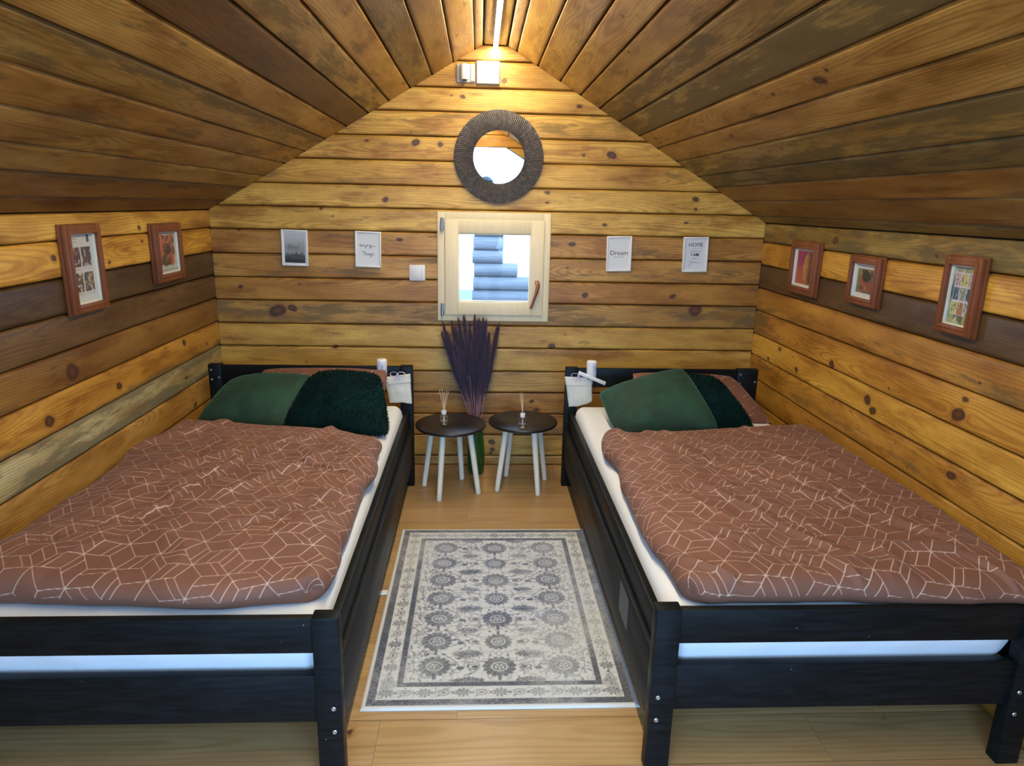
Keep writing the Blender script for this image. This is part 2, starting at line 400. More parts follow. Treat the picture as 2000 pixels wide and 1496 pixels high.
# floor
rows = []; v = -.765
while v < -.02: v += .1865
vs = [0.0+.01]; y = -.2055
ys = [.01]
while y > -5.3: ys.append(y); y -= .1865
segs = []
fx = {}
for i in range(len(ys)-1):
    y1, y0 = ys[i], ys[i+1]
    if abs(y0+1.8840) < .05 or False: pass
    known = None
    for ya, xj in ((-1.9, -.128), (-2.14, -.354), (-.85, -.122)):
        pass
    mid = (y0+y1)/2
    ph = {0: .37, 1: -.52, 2: .9, 3: -.122, 4: .55, 5: -.55, 6: .2, 7: .8, 8: -.8, 9: .45, 10: -.128, 11: -.354, 12: .5}.get(i, rng.uniform(-.6, .6))
    xs = [ph+1.285*k for k in range(-3, 4)]
    xs = sorted([-1.52]+[x for x in xs if -1.45 < x < 1.45]+[1.52])
    for a, b in zip(xs, xs[1:]):
        br = rng.uniform(.88, 1.10)
        segs.append(dict(u0=a+.0004, u1=b-.0004, v0=y0, v1=y1, tint=(.46*br, .285*br, .120*br*rng.uniform(.92, 1.08)), nk=(1 if rng.random() < .35 else 0), vc=rng.uniform(-.05, .05)))
boards('floor', segs, lambda u, v, d: np.stack([u, v, d], 1), FLOORM, [(-.44, -2.12, .010)], du=.02, dv=.02, groove=.0012, bev=.0018,
       extra=lambda bm: add_box(bm, -1.62, 1.62, -5.4, .12, -.1, -.0025))

# gable behind the camera: boards with a tall open doorway that follows the roof
DW = [(-.98, 0), (-.98, 1.62), (-.19, 2.09), (.19, 2.09), (.98, 1.62), (.98, 0)]
def door_x(z): return np.where(z <= 1.62, .98, .98-(z-1.62)/.47*.79)
segs = []
for i in range(len(JB)-1):
    v0, v1 = JB[i], JB[i+1]
    if v0 < 2.06:
        vt = min(v1, 2.085)
        segs.append(dict(u0=gx0, u1=lambda v: np.maximum(-door_x(v), gx0(v)), v0=v0, v1=v1 if v1 < 2.06 else v1, tint=LT, nk=1))
        segs.append(dict(u0=lambda v: np.minimum(door_x(v), gx1(v)), u1=gx1, v0=v0, v1=v1, tint=LT, nk=1))
    else:
        segs.append(dict(u0=gx0, u1=gx1, v0=v0, v1=v1, tint=OR, nk=1))
def front_core(bm):
    y0, y1 = FRONT_Y-.13, FRONT_Y-.0165
    out = [(-1.6, -.02), (-1.6, 1.40), (-.08, 2.33), (.08, 2.33), (1.6, 1.40), (1.6, -.02)]
    a = [bm.verts.new((x, y0, z)) for x, z in out]; b = [bm.verts.new((x, y0, z)) for x, z in DW]
    c = [bm.verts.new((x, y1, z)) for x, z in out]; d = [bm.verts.new((x, y1, z)) for x, z in DW]
    for k in range(5):
        bm.faces.new((a[k], a[k+1], b[k+1], b[k])); bm.faces.new((c[k], d[k], d[k+1], c[k+1]))
        bm.faces.new((b[k], b[k+1], d[k+1], d[k])); bm.faces.new((a[k], c[k], c[k+1], a[k+1]))
boards('wall_front', segs, lambda u, v, d: np.stack([u, FRONT_Y+d, v], 1), WOOD, [], extra=front_core)

# ------------------------------------------------------------------ common materials
def solid_wood(name, c, rough=.5, axis='Z', s=1.0, contrast=.25, scale=30, knots=0.0):
    t = NT(name); tc = t.n('ShaderNodeTexCoord').outputs['Object']; x, y, z = t.sep(tc)
    k = .06
    v = {'X': t.comb(t.math('MULTIPLY', x, k), y, z), 'Y': t.comb(x, t.math('MULTIPLY', y, k), z), 'Z': t.comb(x, y, t.math('MULTIPLY', z, k))}[axis]
    n1 = t.noise(v, scale*4, 4, .6); n2 = t.noise(v, scale*.6, 2)
    f = t.math('ADD', t.math('MULTIPLY', n1, .6), t.math('MULTIPLY', n2, .6))
    dark = tuple(q*(1-contrast) for q in c); lite = tuple(min(1, q*(1+contrast)) for q in c)
    cc = t.mix(t.rng(f, .35, .85), dark, lite)
    if knots:
        vo = t.n('ShaderNodeTexVoronoi'); t.put(vo.inputs['Vector'], tc); vo.inputs['Scale'].default_value = 9
        cc = t.mix(t.math('MULTIPLY', t.rng(vo.outputs['Distance'], .22, .08), knots), cc, (.28, .12, .06))
    t.base(cc, rough); t.bump(n1, .15, .001); return t.m
def black_paint():
    t = NT('black_stained_pine'); tc = t.n('ShaderNodeTexCoord').outputs['Object']; x, y, z = t.sep(tc)
    v = t.comb(t.math('MULTIPLY', x, .12), t.math('MULTIPLY', y, .12), z)
    n1 = t.noise(v, 90, 4, .6); n2 = t.noise(v, 14, 2)
    cc = t.mix(t.rng(n1, .3, .75), (0.0035, .0045, .005), (0.009, .011, .012))
    sp = t.n('ShaderNodeTexVoronoi'); t.put(sp.inputs['Vector'], tc); sp.inputs['Scale'].default_value = 26
    spn = t.math('MULTIPLY', t.rng(sp.outputs['Distance'], .045, .03), t.rng(t.noise(tc, 7, 1), .47, .55))
    cc = t.mix(t.math('MULTIPLY', spn, .7), cc, (.5, .5, .48))
    t.base(cc, t.rng(n2, .3, .7, .38, .52), Specular_IOR_Level=.15); t.bump(n1, .25, .001); return t.m
BLACK = black_paint()
SCREW = plain('zinc_screw', (.55, .57, .6), .35, 1)
LEGW = solid_wood('whitewashed_pine', (.84, .76, .58), .5, 'Z', contrast=.13, knots=.55)
RAWPINE = solid_wood('raw_pine', (.55, .32, .12), .6, 'Y')
TABLETOP = plain('matt_black_tabletop', (.018, .013, .011), .36, bump=.05, bscale=300)
WHITE = plain('white_plastic', (.78, .78, .77), .35)
GREYP = plain('pale_grey_plastic', (.50, .51, .53), .4)
SHEET = None
def sheet_mat():
    t = NT('white_jersey_sheet'); tc = t.n('ShaderNodeTexCoord').outputs['Object']; x, y, z = t.sep(tc)
    n = t.noise(tc, 500, 2); n2 = t.noise(t.comb(t.math('MULTIPLY', x, 3.), t.math('MULTIPLY', y, 1.), t.math('MULTIPLY', z, 2.)), 4, 3)
    t.base((.80, .80, .79), .85, Sheen_Weight=.15); t.bump(t.math('ADD', t.math('MULTIPLY', n, .15), n2), .35, .006); return t.m
SHEET = sheet_mat()

# ------------------------------------------------------------------ window in the back wall
SASHW = solid_wood('pale_window_pine', (.84, .72, .47), .45, 'Z', contrast=.05, scale=20)
BRONZE = plain('copper_brown_metal', (.36, .15, .06), .38, .7)
STEEL = plain('satin_steel', (.45, .5, .56), .3, 1)
win = tag(empty('window_1', (0.01, 0, 1.155)), kind='structure')
def frame_bm(x0, x1, z0, z1, w_, y0, y1, bev=.003, wx=None):
    bm = bmesh.new()
    add_box(bm, x0, x0+w_, y0, y1, z0, z1, bev); add_box(bm, x1-w_, x1, y0, y1, z0, z1, bev)
    add_box(bm, x0+w_-.001, x1-w_+.001, y0, y1, z0, z0+w_, bev); add_box(bm, x0+w_-.001, x1-w_+.001, y0, y1, z1-w_, z1, bev)
    return bm
def loc(o, p):  # keep world placement for children of an Empty at p
    o.location = (-p[0], -p[1], -p[2]); return o
wp = (0.01, 0, 1.155)
loc(bm_obj('window_frame', frame_bm(-.298, .316, .860, 1.449, .040, -.012, .11), SASHW, win), wp)
loc(bm_obj('sash', frame_bm(-.257, .281, .896, 1.411, .072, -.028, .030, .004), SASHW, win), wp)
bead = bmesh.new(); b2 = frame_bm(-.188, .211, .966, 1.341, .009, -.020, .0, .003); merge(bead, b2)
loc(bm_obj('glazing_bead', bead, SASHW, win), wp)
def glass_thin(name, tint=(1, 1, 1), fac=.06):
    t = NT(name); tr = t.n('ShaderNodeBsdfTransparent'); tr.inputs[0].default_value = (*tint, 1)
    gl = t.n('ShaderNodeBsdfGlossy'); gl.inputs['Roughness'].default_value = .02
    fr = t.n('ShaderNodeLayerWeight'); fr.inputs[0].default_value = .12
    fq = t.math('ADD', t.math('MULTIPLY', t.math('POWER', fr.outputs['Facing'], 3.), .5), .025)
    mx = t.n('ShaderNodeMixShader'); t.t.links.new(fq, mx.inputs[0]); t.t.links.new(tr.outputs[0], mx.inputs[1]); t.t.links.new(gl.outputs[0], mx.inputs[2])
    t.t.links.new(mx.outputs[0], t.out.inputs[0]); return t.m
PANE = glass_thin('window_glass')
loc(box('pane', -.190, .213, .003, .009, .964, 1.343, PANE, win, 0), wp)
for z in (.925, 1.385):
    bm = bmesh.new()
    add_tube(bm, [(-.272, -.030, z-.034), (-.272, -.030, z+.034)], .0075, 12)
    add_tube(bm, [(-.272, -.030, z-.001), (-.272, -.030, z+.001)], .0083, 12)
    add_box(bm, -.278, -.262, -.030, -.010, z-.030, z+.030, .001)
    loc(bm_obj('hinge', bm, STEEL, win), wp)
bm = bmesh.new()
add_box(bm, .236, .258, -.036, -.027, 1.030, 1.092, .004)
add_tube(bm, [(.247, -.03, 1.062), (.247, -.062, 1.062)], .010, 12)
add_tube(bm, [(.250, -.060, 1.082), (.247, -.064, 1.060), (.240, -.066, 1.028), (.226, -.066, .985), (.213, -.064, .940)], [.010, .0125, .0105, .0085, .0075], 12)
loc(bm_obj('handle', bm, BRONZE, win), wp)

# ------------------------------------------------------------------ beds
def bed(name, label, x0, x1, ytop, yfoot, aisle, wp_=.066, hin=0.0):
    """x0,x1 outer faces; aisle=+1 when the open side is at x1"""
    P = (((x0+x1)/2), (ytop+yfoot)/2, 0)
    r = thing(name, label, 'bed', P, group='black wooden beds')
    def add(n, bm, mat=BLACK): return loc(bm_obj(n, bm, mat, r), P)
    pw = .066; th = .042
    wl, wr = (wp_, pw) if aisle > 0 else (pw, wp_)
    for xa, wq in ((x0, wl), (x1-hin-wr, wr)):   # head posts
        bm = bmesh.new(); add_box(bm, xa, xa+wq, ytop, ytop+th, 0, .668, .003); hp = add('head_post', bm)
        if (xa == x0) == (aisle > 0):
            for sx_, sz in ((.016, .640), (.016, .590), (wq-.014, .600)):
                s = bmesh.new(); add_lathe(s, [(0, 0), (.0045, 0), (.0055, .0012), (.004, .0028), (0, .002)], 12, Matrix.Translation((xa+sx_, ytop+.001, sz))@Matrix.Rotation(PI/2, 4, 'X'))
                bm_obj('screw', s, SCREW, hp)
    for xa in (x0, x1-pw):
        bm = bmesh.new(); add_box(bm, xa, xa+pw, yfoot-th, yfoot, 0, .498, .004); p = add('foot_post', bm)
        for dz in (.235, .165):
            s = bmesh.new(); add_lathe(s, [(0, 0), (.005, 0), (.0065, .0012), (.0045, .003), (0, .0022)], 12, Matrix.Translation((xa+pw*.68 if aisle > 0 else xa+pw*.32, yfoot-th+.001, dz))@Matrix.Rotation(PI/2, 4, 'X'))
            so = bm_obj('screw', s, SCREW, p); so.location = (0, 0, 0)
    bm = bmesh.new(); add_box(bm, x0+wl, x1-hin-wr, ytop+.004, ytop+.028, .562, .665, .003); add('head_rail', bm)
    bm = bmesh.new(); add_box(bm, x0+wl, x1-hin-wr, ytop+.004, ytop+.028, .20, .425, .003); add('head_rail', bm)
    yf = yfoot-th+.010
    bm = bmesh.new(); add_box(bm, x0+pw, x1-pw, yf, yf+.024, .392, .490, .003); add('foot_rail', bm)
    bm = bmesh.new(); add_box(bm, x0+pw, x1-pw, yf, yf+.024, .190, .327, .003); add('foot_rail', bm)
    for s in (1, -1):
        xo = x1 if s > 0 else x0
        a, b = sorted((xo-s*.006, xo-s*.030))
        bm = bmesh.new(); add_box(bm, a, b, yfoot+.001, ytop-.001, .135, .342, .003); add('side_rail', bm)
        a, b = sorted((xo-s*.020, xo-s*.044))
        bm = bmesh.new(); add_box(bm, a, b, yfoot+.001, ytop-.001, .344, .432, .003); add('side_rail', bm)
        a, b = sorted((xo-s*.032, xo-s*.060))
        bm = bmesh.new(); add_box(bm, a, b, yfoot+.002, ytop-.002, .23, .27, .002); add('slat_support', bm, RAWPINE)
    n = 13
    for k in range(n):
        y = yfoot+.06+(ytop-yfoot-.12)*k/(n-1)
        bm = bmesh.new(); add_box(bm, x0+.046, x1-.046, y-.035, y+.035, .272, .290, .002); add('slat', bm, RAWPINE)
    # screws on the headboard at the wall side
    hx = x0+.03 if aisle > 0 else x1-.03
    return r
BL = (-1.457, -.413, -.315, -2.262); BR = (.390, 1.452, -.315, -2.238)
bed('bed', 'black slatted wooden bed along the left wall with a white sheeted mattress', *BL[:2], BL[2], BL[3], 1)
rbed = bed('bed', 'black slatted wooden bed along the right wall under the three framed pictures', *BR[:2], BR[2], BR[3], -1, .112, .030)

_P = (-(BR[0]+BR[1])/2, -(BR[2]+BR[3])/2, 0)
_pt = box('tape_patch', BR[0]+.0052, BR[0]+.0062, -1.955, -1.832, .215, .322, plain('grey_tape', (.075, .08, .08), .55, bump=.3, bscale=60), rbed, 0); _pt.location = _P
_pt['label'] = 'grey tape patch on the aisle side rail'
def soft_box(x0, x1, y0, y1, z0, z1, r=.05, n=60, m=110, amp=.002, bulge=.01):
    """rounded mattress: superellipse shell"""
    us = np.concatenate([[0, .3, .55, .75, .9], np.linspace(1, m-6, m-6), m-6+np.array([.1, .25, .45, .7, 1.])]) if False else None
    def prof(n_, L):
        th = np.linspace(0, PI/2, 7); e = r*(1-np.cos(th)); mid = np.linspace(r, L-r, n_)[1:-1]
        return np.concatenate([e, mid, L-e[::-1]])
    a = prof(n, x1-x0); b = prof(m, y1-y0)
    A, B = np.meshgrid(a, b, indexing='ij')
    def g(d): q = np.clip(d/r, 0, 1); return np.sqrt(1-(1-q)**2)
    G = g(np.minimum(A, x1-x0-A))*g(np.minimum(B, y1-y0-B))
    H = (z1-z0)/2
    # plan rounding of corners
    X = x0+A; Y = y0+B
    cx, cy = (x0+x1)/2, (y0+y1)/2
    sx = (X-cx)/((x1-x0)/2); sy = (Y-cy)/((y1-y0)/2)
    corner = np.clip(np.abs(sx)-(1-2*r/(x1-x0)), 0, 1)/(2*r/(x1-x0)); corner2 = np.clip(np.abs(sy)-(1-2*r/(y1-y0)), 0, 1)/(2*r/(y1-y0))
    k = corner*corner2*.28*r
    X = X-np.sign(sx)*k; Y = Y-np.sign(sy)*k
    rr = min(r, H)
    top = z1-rr*(1-G); bot = z0+rr*(1-G)
    nz = amp*(np.sin(X*9+1)*np.sin(Y*5)+.5*np.sin(X*23)*np.sin(Y*17+2))
    top = top+nz*G
    Vt = np.stack([X, Y, top], -1).reshape(-1, 3)
    edge_z = (top, bot)
    Vb = np.stack([X, Y, bot], -1).reshape(-1, 3)
    nu, nv = A.shape; F1 = grid_faces(nu, nv); F2 = grid_faces(nu, nv, nu*nv)[:, ::-1]
    # side wall between the two shells
    ring = [i*nv for i in range(nu)]+[(nu-1)*nv+j for j in range(1, nv)]+[i*nv+nv-1 for i in range(nu-2, -1, -1)]+[j for j in range(nv-2, 0, -1)]
    ring = np.array(ring); L = len(ring); nl = 6
    base = Vt[ring]; bb = Vb[ring]; V = [Vt, Vb]; off = 2*nu*nv; prev = ring; FS = []
    for q in range(1, nl+1):
        if q == nl: cur = ring+nu*nv
        else:
            f = q/nl; P = base*(1-f)+bb*f
            c = np.array([cx, cy, 0]); d = P-c; d[:, 2] = 0
            out = np.stack([np.sign(d[:, 0])*(np.abs(d[:, 0]) > (x1-x0)/2-r*.8), np.sign(d[:, 1])*(np.abs(d[:, 1]) > (y1-y0)/2-r*.8), 0*d[:, 0]], 1)
            wv = amp*1.5*np.sin(P[:, 0]*31+P[:, 1]*23)*math.sin(PI*f)
            P = P+out*(bulge*math.sin(PI*f)+wv)[:, None]
            V.append(P); cur = np.arange(L)+off; off += L
        FS.append(np.stack([prev, cur, np.roll(cur, -1), np.roll(prev, -1)], 1)); prev = cur
    return np.concatenate(V), np.concatenate([F1, F2]+FS)
for lab, (x0, x1, yt, yf), dx in (('white sheeted mattress lying on the left bed', BL, 0), ('white sheeted mattress lying on the right bed', BR, 0)):
    V, F = soft_box(x0+.052, x1-.052, yf+.006, yt-.012, .292, .468, .045)
    # above the rails the sheet swells out a little
    m = mesh_np('mattress', V, F, True); bm = bmesh.new(); bm.from_mesh(m); bmesh.ops.recalc_face_normals(bm, faces=bm.faces); bm.to_mesh(m); bm.free()
    tag(link('mattress', m, None, SHEET), lab, 'mattress', 'mattresses on the two beds')

# ------------------------------------------------------------------ duvets and printed cotton
def turned_segments(w_, h_, a, seed, ang):
    L = math.hypot(w_, h_)*1.1; S = pattern_segments(L, L, a, seed)-L/2; c, s = math.cos(ang), math.sin(ang)
    S = np.stack([S[:, 0]*c-S[:, 1]*s+w_/2, S[:, 0]*s+S[:, 1]*c+h_/2, S[:, 2]*c-S[:, 3]*s+w_/2, S[:, 2]*s+S[:, 3]*c+h_/2], 1)
    k = (np.minimum(S[:, 0], S[:, 2]) < w_+.05) & (np.maximum(S[:, 0], S[:, 2]) > -.05) & (np.minimum(S[:, 1], S[:, 3]) < h_+.05) & (np.maximum(S[:, 1], S[:, 3]) > -.05)
    return S[k]
def pattern_segments(w_, h_, a=.072, seed=1):
    R = np.random.default_rng(seed); S = []
    hx = math.sqrt(3)*a; vy = 1.5*a
    for j in range(-1, int(h_/vy)+2):
        for i in range(-1, int(w_/hx)+2):
            cx = i*hx+(j % 2)*hx/2; cy = j*vy
            P = [(cx+a*math.sin(PI/3*k), cy+a*math.cos(PI/3*k)) for k in range(6)]
            C = (cx, cy); odd = 1
            for k in (0, 2, 4):
                S.append((*C, *P[k]))
            for k in range(3): S.append((*P[k], *P[k+1]))
            for k in (0, 2, 4):      # rhombus C-P[k]-P[k+1]-P[k+2]
                if R.random() < .62:
                    A, B, D = P[k], P[k+1], P[(k+2) % 6]
                    t = R.choice([.35, .5, .65])
                    if R.random() < .5: S.append((C[0]+(A[0]-C[0])*t, C[1]+(A[1]-C[1])*t, D[0]+(B[0]-D[0])*t, D[1]+(B[1]-D[1])*t))
                    else: S.append((C[0]+(D[0]-C[0])*t, C[1]+(D[1]-C[1])*t, A[0]+(B[0]-A[0])*t, A[1]+(B[1]-A[1])*t))
    return np.array(S)
def dist_field(U, V, S, rad=.02):
    D = np.full(U.shape, rad); us, vs = U[:, 0], V[0, :]
    for x0, y0, x1, y1 in S:
        i0, i1 = np.searchsorted(us, (min(x0, x1)-rad, max(x0, x1)+rad)); j0, j1 = np.searchsorted(vs, (min(y0, y1)-rad, max(y0, y1)+rad))
        if i1 <= i0 or j1 <= j0: continue
        u = U[i0:i1, j0:j1]; v = V[i0:i1, j0:j1]; dx, dy = x1-x0, y1-y0; L = dx*dx+dy*dy
        t = np.clip(((u-x0)*dx+(v-y0)*dy)/L, 0, 1)
        D[i0:i1, j0:j1] = np.minimum(D[i0:i1, j0:j1], np.hypot(u-x0-t*dx, v-y0-t*dy))
    return D
def dist_field_w(U, V, X, Y, S, rad=.02):
    # distance to the printed lines, evaluated at slightly warped positions (X, Y) of the grid (U, V)
    D = np.full(U.shape, rad); us, vs = U[:, 0], V[0, :]; g = rad+.008
    for x0, y0, x1, y1 in S:
        i0, i1 = np.searchsorted(us, (min(x0, x1)-g, max(x0, x1)+g)); j0, j1 = np.searchsorted(vs, (min(y0, y1)-g, max(y0, y1)+g))
        if i1 <= i0 or j1 <= j0: continue
        u = X[i0:i1, j0:j1]; v = Y[i0:i1, j0:j1]; dx, dy = x1-x0, y1-y0; L = dx*dx+dy*dy
        t = np.clip(((u-x0)*dx+(v-y0)*dy)/L, 0, 1)
        D[i0:i1, j0:j1] = np.minimum(D[i0:i1, j0:j1], np.hypot(u-x0-t*dx, v-y0-t*dy))
    return D
def printed_cotton():
    t = NT('terracotta_printed_cotton'); d = t.attr('ln', 'Fac')
    tc = t.n('ShaderNodeTexCoord').outputs['Object']
    n = t.noise(tc, 900, 2); cr_ = t.noise(tc, 22, 4, .6)
    c = t.mix(t.rng(t.noise(tc, 3, 2), .3, .7), (.165, .064, .034), (.195, .078, .043))
    c = t.mix(t.rng(d, .0020, .0007), c, (.50, .34, .25))
    t.base(c, .72, Sheen_Weight=.08, Sheen_Roughness=.4); t.bump(t.math('ADD', t.math('MULTIPLY', n, .08), cr_), .28, .004); return t.m
COTTON = printed_cotton()
def vnoise(X, Y, f, seed):
    R = np.random.default_rng(seed); T = R.uniform(-1, 1, (64, 64))
    x = X*f+17.3; y = Y*f+9.1; i = np.floor(x).astype(int); j = np.floor(y).astype(int); a = x-i; b = y-j
    a = a*a*(3-2*a); b = b*b*(3-2*b)
    g = lambda p, q: T[p % 64, q % 64]
    return (g(i, j)*(1-a)+g(i+1, j)*a)*(1-b)+(g(i, j+1)*(1-a)+g(i+1, j+1)*a)*b
def duvet(label, corners, zb, T, seed, creases, dirn=-1, step=.0025, r=.05):
    """corners: plan positions BLfoot, BRfoot, TRhead, TLhead ; u across, v foot->head"""
    c = np.array(corners, float)
    Wd = (np.linalg.norm(c[1]-c[0])+np.linalg.norm(c[2]-c[3]))/2; Ld = (np.linalg.norm(c[3]-c[0])+np.linalg.norm(c[2]-c[1]))/2
    def prof(L):
        th = np.linspace(0, PI/2, 24); e = r*(1-np.cos(th)); return np.concatenate([e, np.linspace(r, L-r, int((L-2*r)/step))[1:-1], (L-e[::-1])])
    def arc(p, L):      # fabric length from the rim, so the print runs evenly over the puffy edge
        q = np.minimum(p, L-p); th = np.arccos(np.clip(1-q/r, -1, 1)); s_ = np.where(q < r, th*(r+T/2)/2, (r+T/2)*PI/4+q-r)
        tot = 2*((r+T/2)*PI/4-r)+L
        return np.where(p < L/2, s_, tot-s_)
    a, b = prof(Wd), prof(Ld); U, V = np.meshgrid(a, b, indexing='ij')
    s, t = U/Wd, V/Ld
    P = (c[0]*((1-s)*(1-t))[..., None]+c[1]*(s*(1-t))[..., None]+c[2]*(s*t)[..., None]+c[3]*((1-s)*t)[..., None])
    # wavy outline
    eb = .017
    P[..., 0] += eb*vnoise(V, 0*V, 5, seed+1)*(2*s-1)*np.abs(2*s-1)**3+ .004*vnoise(V, 0*V, 17, seed+4)*(2*s-1)*np.abs(2*s-1)**8
    P[..., 1] += eb*1.5*vnoise(U, 0*U, 4, seed+2)*(2*t-1)*np.abs(2*t-1)**6+.004*vnoise(U, 0*U, 19, seed+5)*(2*t-1)*np.abs(2*t-1)**10
    # rounded corners in plan
    kx = np.clip(np.abs(2*s-1)-(1-.14/Wd), 0, 1)/(.14/Wd); ky = np.clip(np.abs(2*t-1)-(1-.14/Ld), 0, 1)/(.14/Ld)
    k = (kx*ky)**1.5*.030
    P[..., 0] -= np.sign(2*s-1)*k; P[..., 1] -= np.sign(2*t-1)*k
    g = lambda d: np.sqrt(np.clip(1-(1-np.clip(d/r, 0, 1))**2, 0, 1))
    G = g(np.minimum(U, Wd-U))*g(np.minimum(V, Ld-V))
    inner = np.clip(np.minimum(np.minimum(U, Wd-U), np.minimum(V, Ld-V))/.16, 0, 1)
    h = .012*vnoise(U, V, 3.2, seed)+.009*vnoise(U+.35*V, V*.6, 8, seed+7)+.0030*vnoise(U, V+.4*U, 19, seed+9)
    fold = vnoise(U*1.0+dirn*V*.55+.02*vnoise(U, V, 6, seed+21), V*.28, 9, seed+20)
    h += .020*np.clip(.28-np.abs(fold), 0, 1)/.28*np.clip(.5+vnoise(U, V, 2.2, seed+22), 0, 1)
    # fine puckers running in from the seams
    sd = np.minimum(U, Wd-U); h += .0016*np.exp(-sd/.10)*np.sin(V*95+3*vnoise(V, U, 9, seed+3))*(.5+.5*vnoise(V, U, 4, seed+8))
    fd = np.minimum(V, Ld-V); h += .0020*np.exp(-fd/.14)*np.sin(U*88+3*vnoise(U, V, 9, seed+5))*(.5+.5*vnoise(U, V, 4, seed+6))
    for (x0, y0, x1, y1, dep, wid, ridge) in creases:
        dx, dy = x1-x0, y1-y0; L = math.hypot(dx, dy); nx, ny = -dy/L, dx/L
        al = ((U-x0)*dx+(V-y0)*dy)/L; wob = .012*vnoise(al, 0*al, 7, seed+11)
        ds = (U-x0)*nx+(V-y0)*ny+wob
        fade = np.clip(al/(.15*L), 0, 1)*np.clip((L-al)/(.15*L), 0, 1)
        h += fade*(-dep*np.exp(-(ds/wid)**2)+ridge*np.exp(-((ds-1.9*wid)/(1.3*wid))**2)+ridge*.35*np.exp(-((ds+2.2*wid)/(2*wid))**2))
        h += fade*.0022*np.exp(-np.abs(ds)/.03)*np.sin(al*190+vnoise(al, ds*20, 20, seed)*2)
    top = zb+T/2+(T/2)*G+h*G*(.7+.3*inner)+.010*inner
    bot = zb+T/2-(T/2)*G
    aa, ab = arc(a, Wd), arc(b, Ld); AU, AV = np.meshgrid(aa, ab, indexing='ij')
    WX = AU+.006*vnoise(AU, AV, 6, seed+31); WY = AV+.006*vnoise(AU, AV, 6, seed+32); D = dist_field_w(AU, AV, WX, WY, turned_segments(aa[-1], ab[-1], .066, seed, .38*dirn))
    nu, nv = U.shape; n = nu*nv
    Vt = np.stack([P[..., 0], P[..., 1], top], -1).reshape(-1, 3)
    # lower shell coarser: reuse the same grid decimated by dropping inner points
    Vb = np.stack([P[..., 0], P[..., 1], bot], -1).reshape(-1, 3)
    ti = np.unique(np.concatenate([np.arange(0, 24), np.arange(23, nu-23, 12), np.arange(nu-24, nu)])); tj = np.unique(np.concatenate([np.arange(0, 24), np.arange(23, nv-23, 12), np.arange(nv-24, nv)]))
    idx = (ti[:, None]*nv+tj[None, :]).ravel()
    Vall = np.concatenate([Vt, Vb[idx]]); F1 = grid_faces(nu, nv); F2 = grid_faces(len(ti), len(tj), n)[:, ::-1]
    ln = np.concatenate([D.ravel(), np.full(len(idx), .02)])
    # merge the rim by fans of quads is not needed: both shells meet at the same height on the rim
    me1 = mesh_np('duvet', Vall, np.concatenate([F1, F2]), True, {'ln': ln})
    o = link('duvet', me1, None, COTTON)
    return tag(o, label, 'duvet', 'brown patterned duvets')
# creases in (u from left, v from foot)
duvet('brown line-patterned duvet on the left bed with a long diagonal crease', [(-1.44, -2.205), (-.462, -2.235), (-.462, -1.02), (-1.40, -.79)], .466, .080, 11,
      [(.33, .30, .62, 1.15, .016, .010, .010), (.62, .28, .95, .62, .008, .014, .010), (.66, .86, .97, .80, .010, .009, .006), (.70, .55, .86, 1.20, .003, .02, .006), (.10, .15, .42, .42, .004, .02, .006), (.18, .55, .34, 1.1, .003, .025, .005)])
duvet('brown line-patterned duvet on the right bed reaching the footboard', [(.462, -2.232), (1.475, -2.232), (1.455, -.86), (.462, -.97)], .466, .082, 29,
      [(.15, 1.05, .62, .45, .006, .012, .006), (.35, .85, .95, .25, .005, .018, .007), (.25, .70, .60, .10, .005, .016, .007), (.55, .55, .92, .02, .006, .014, .007), (.05, .55, .45, .62, .004, .012, .004), (.30, 1.2, .36, .8, .005, .01, .004), (.12, .28, .40, .05, .005, .013, .006), (.68, .40, .90, .30, .004, .012, .005)], dirn=1)

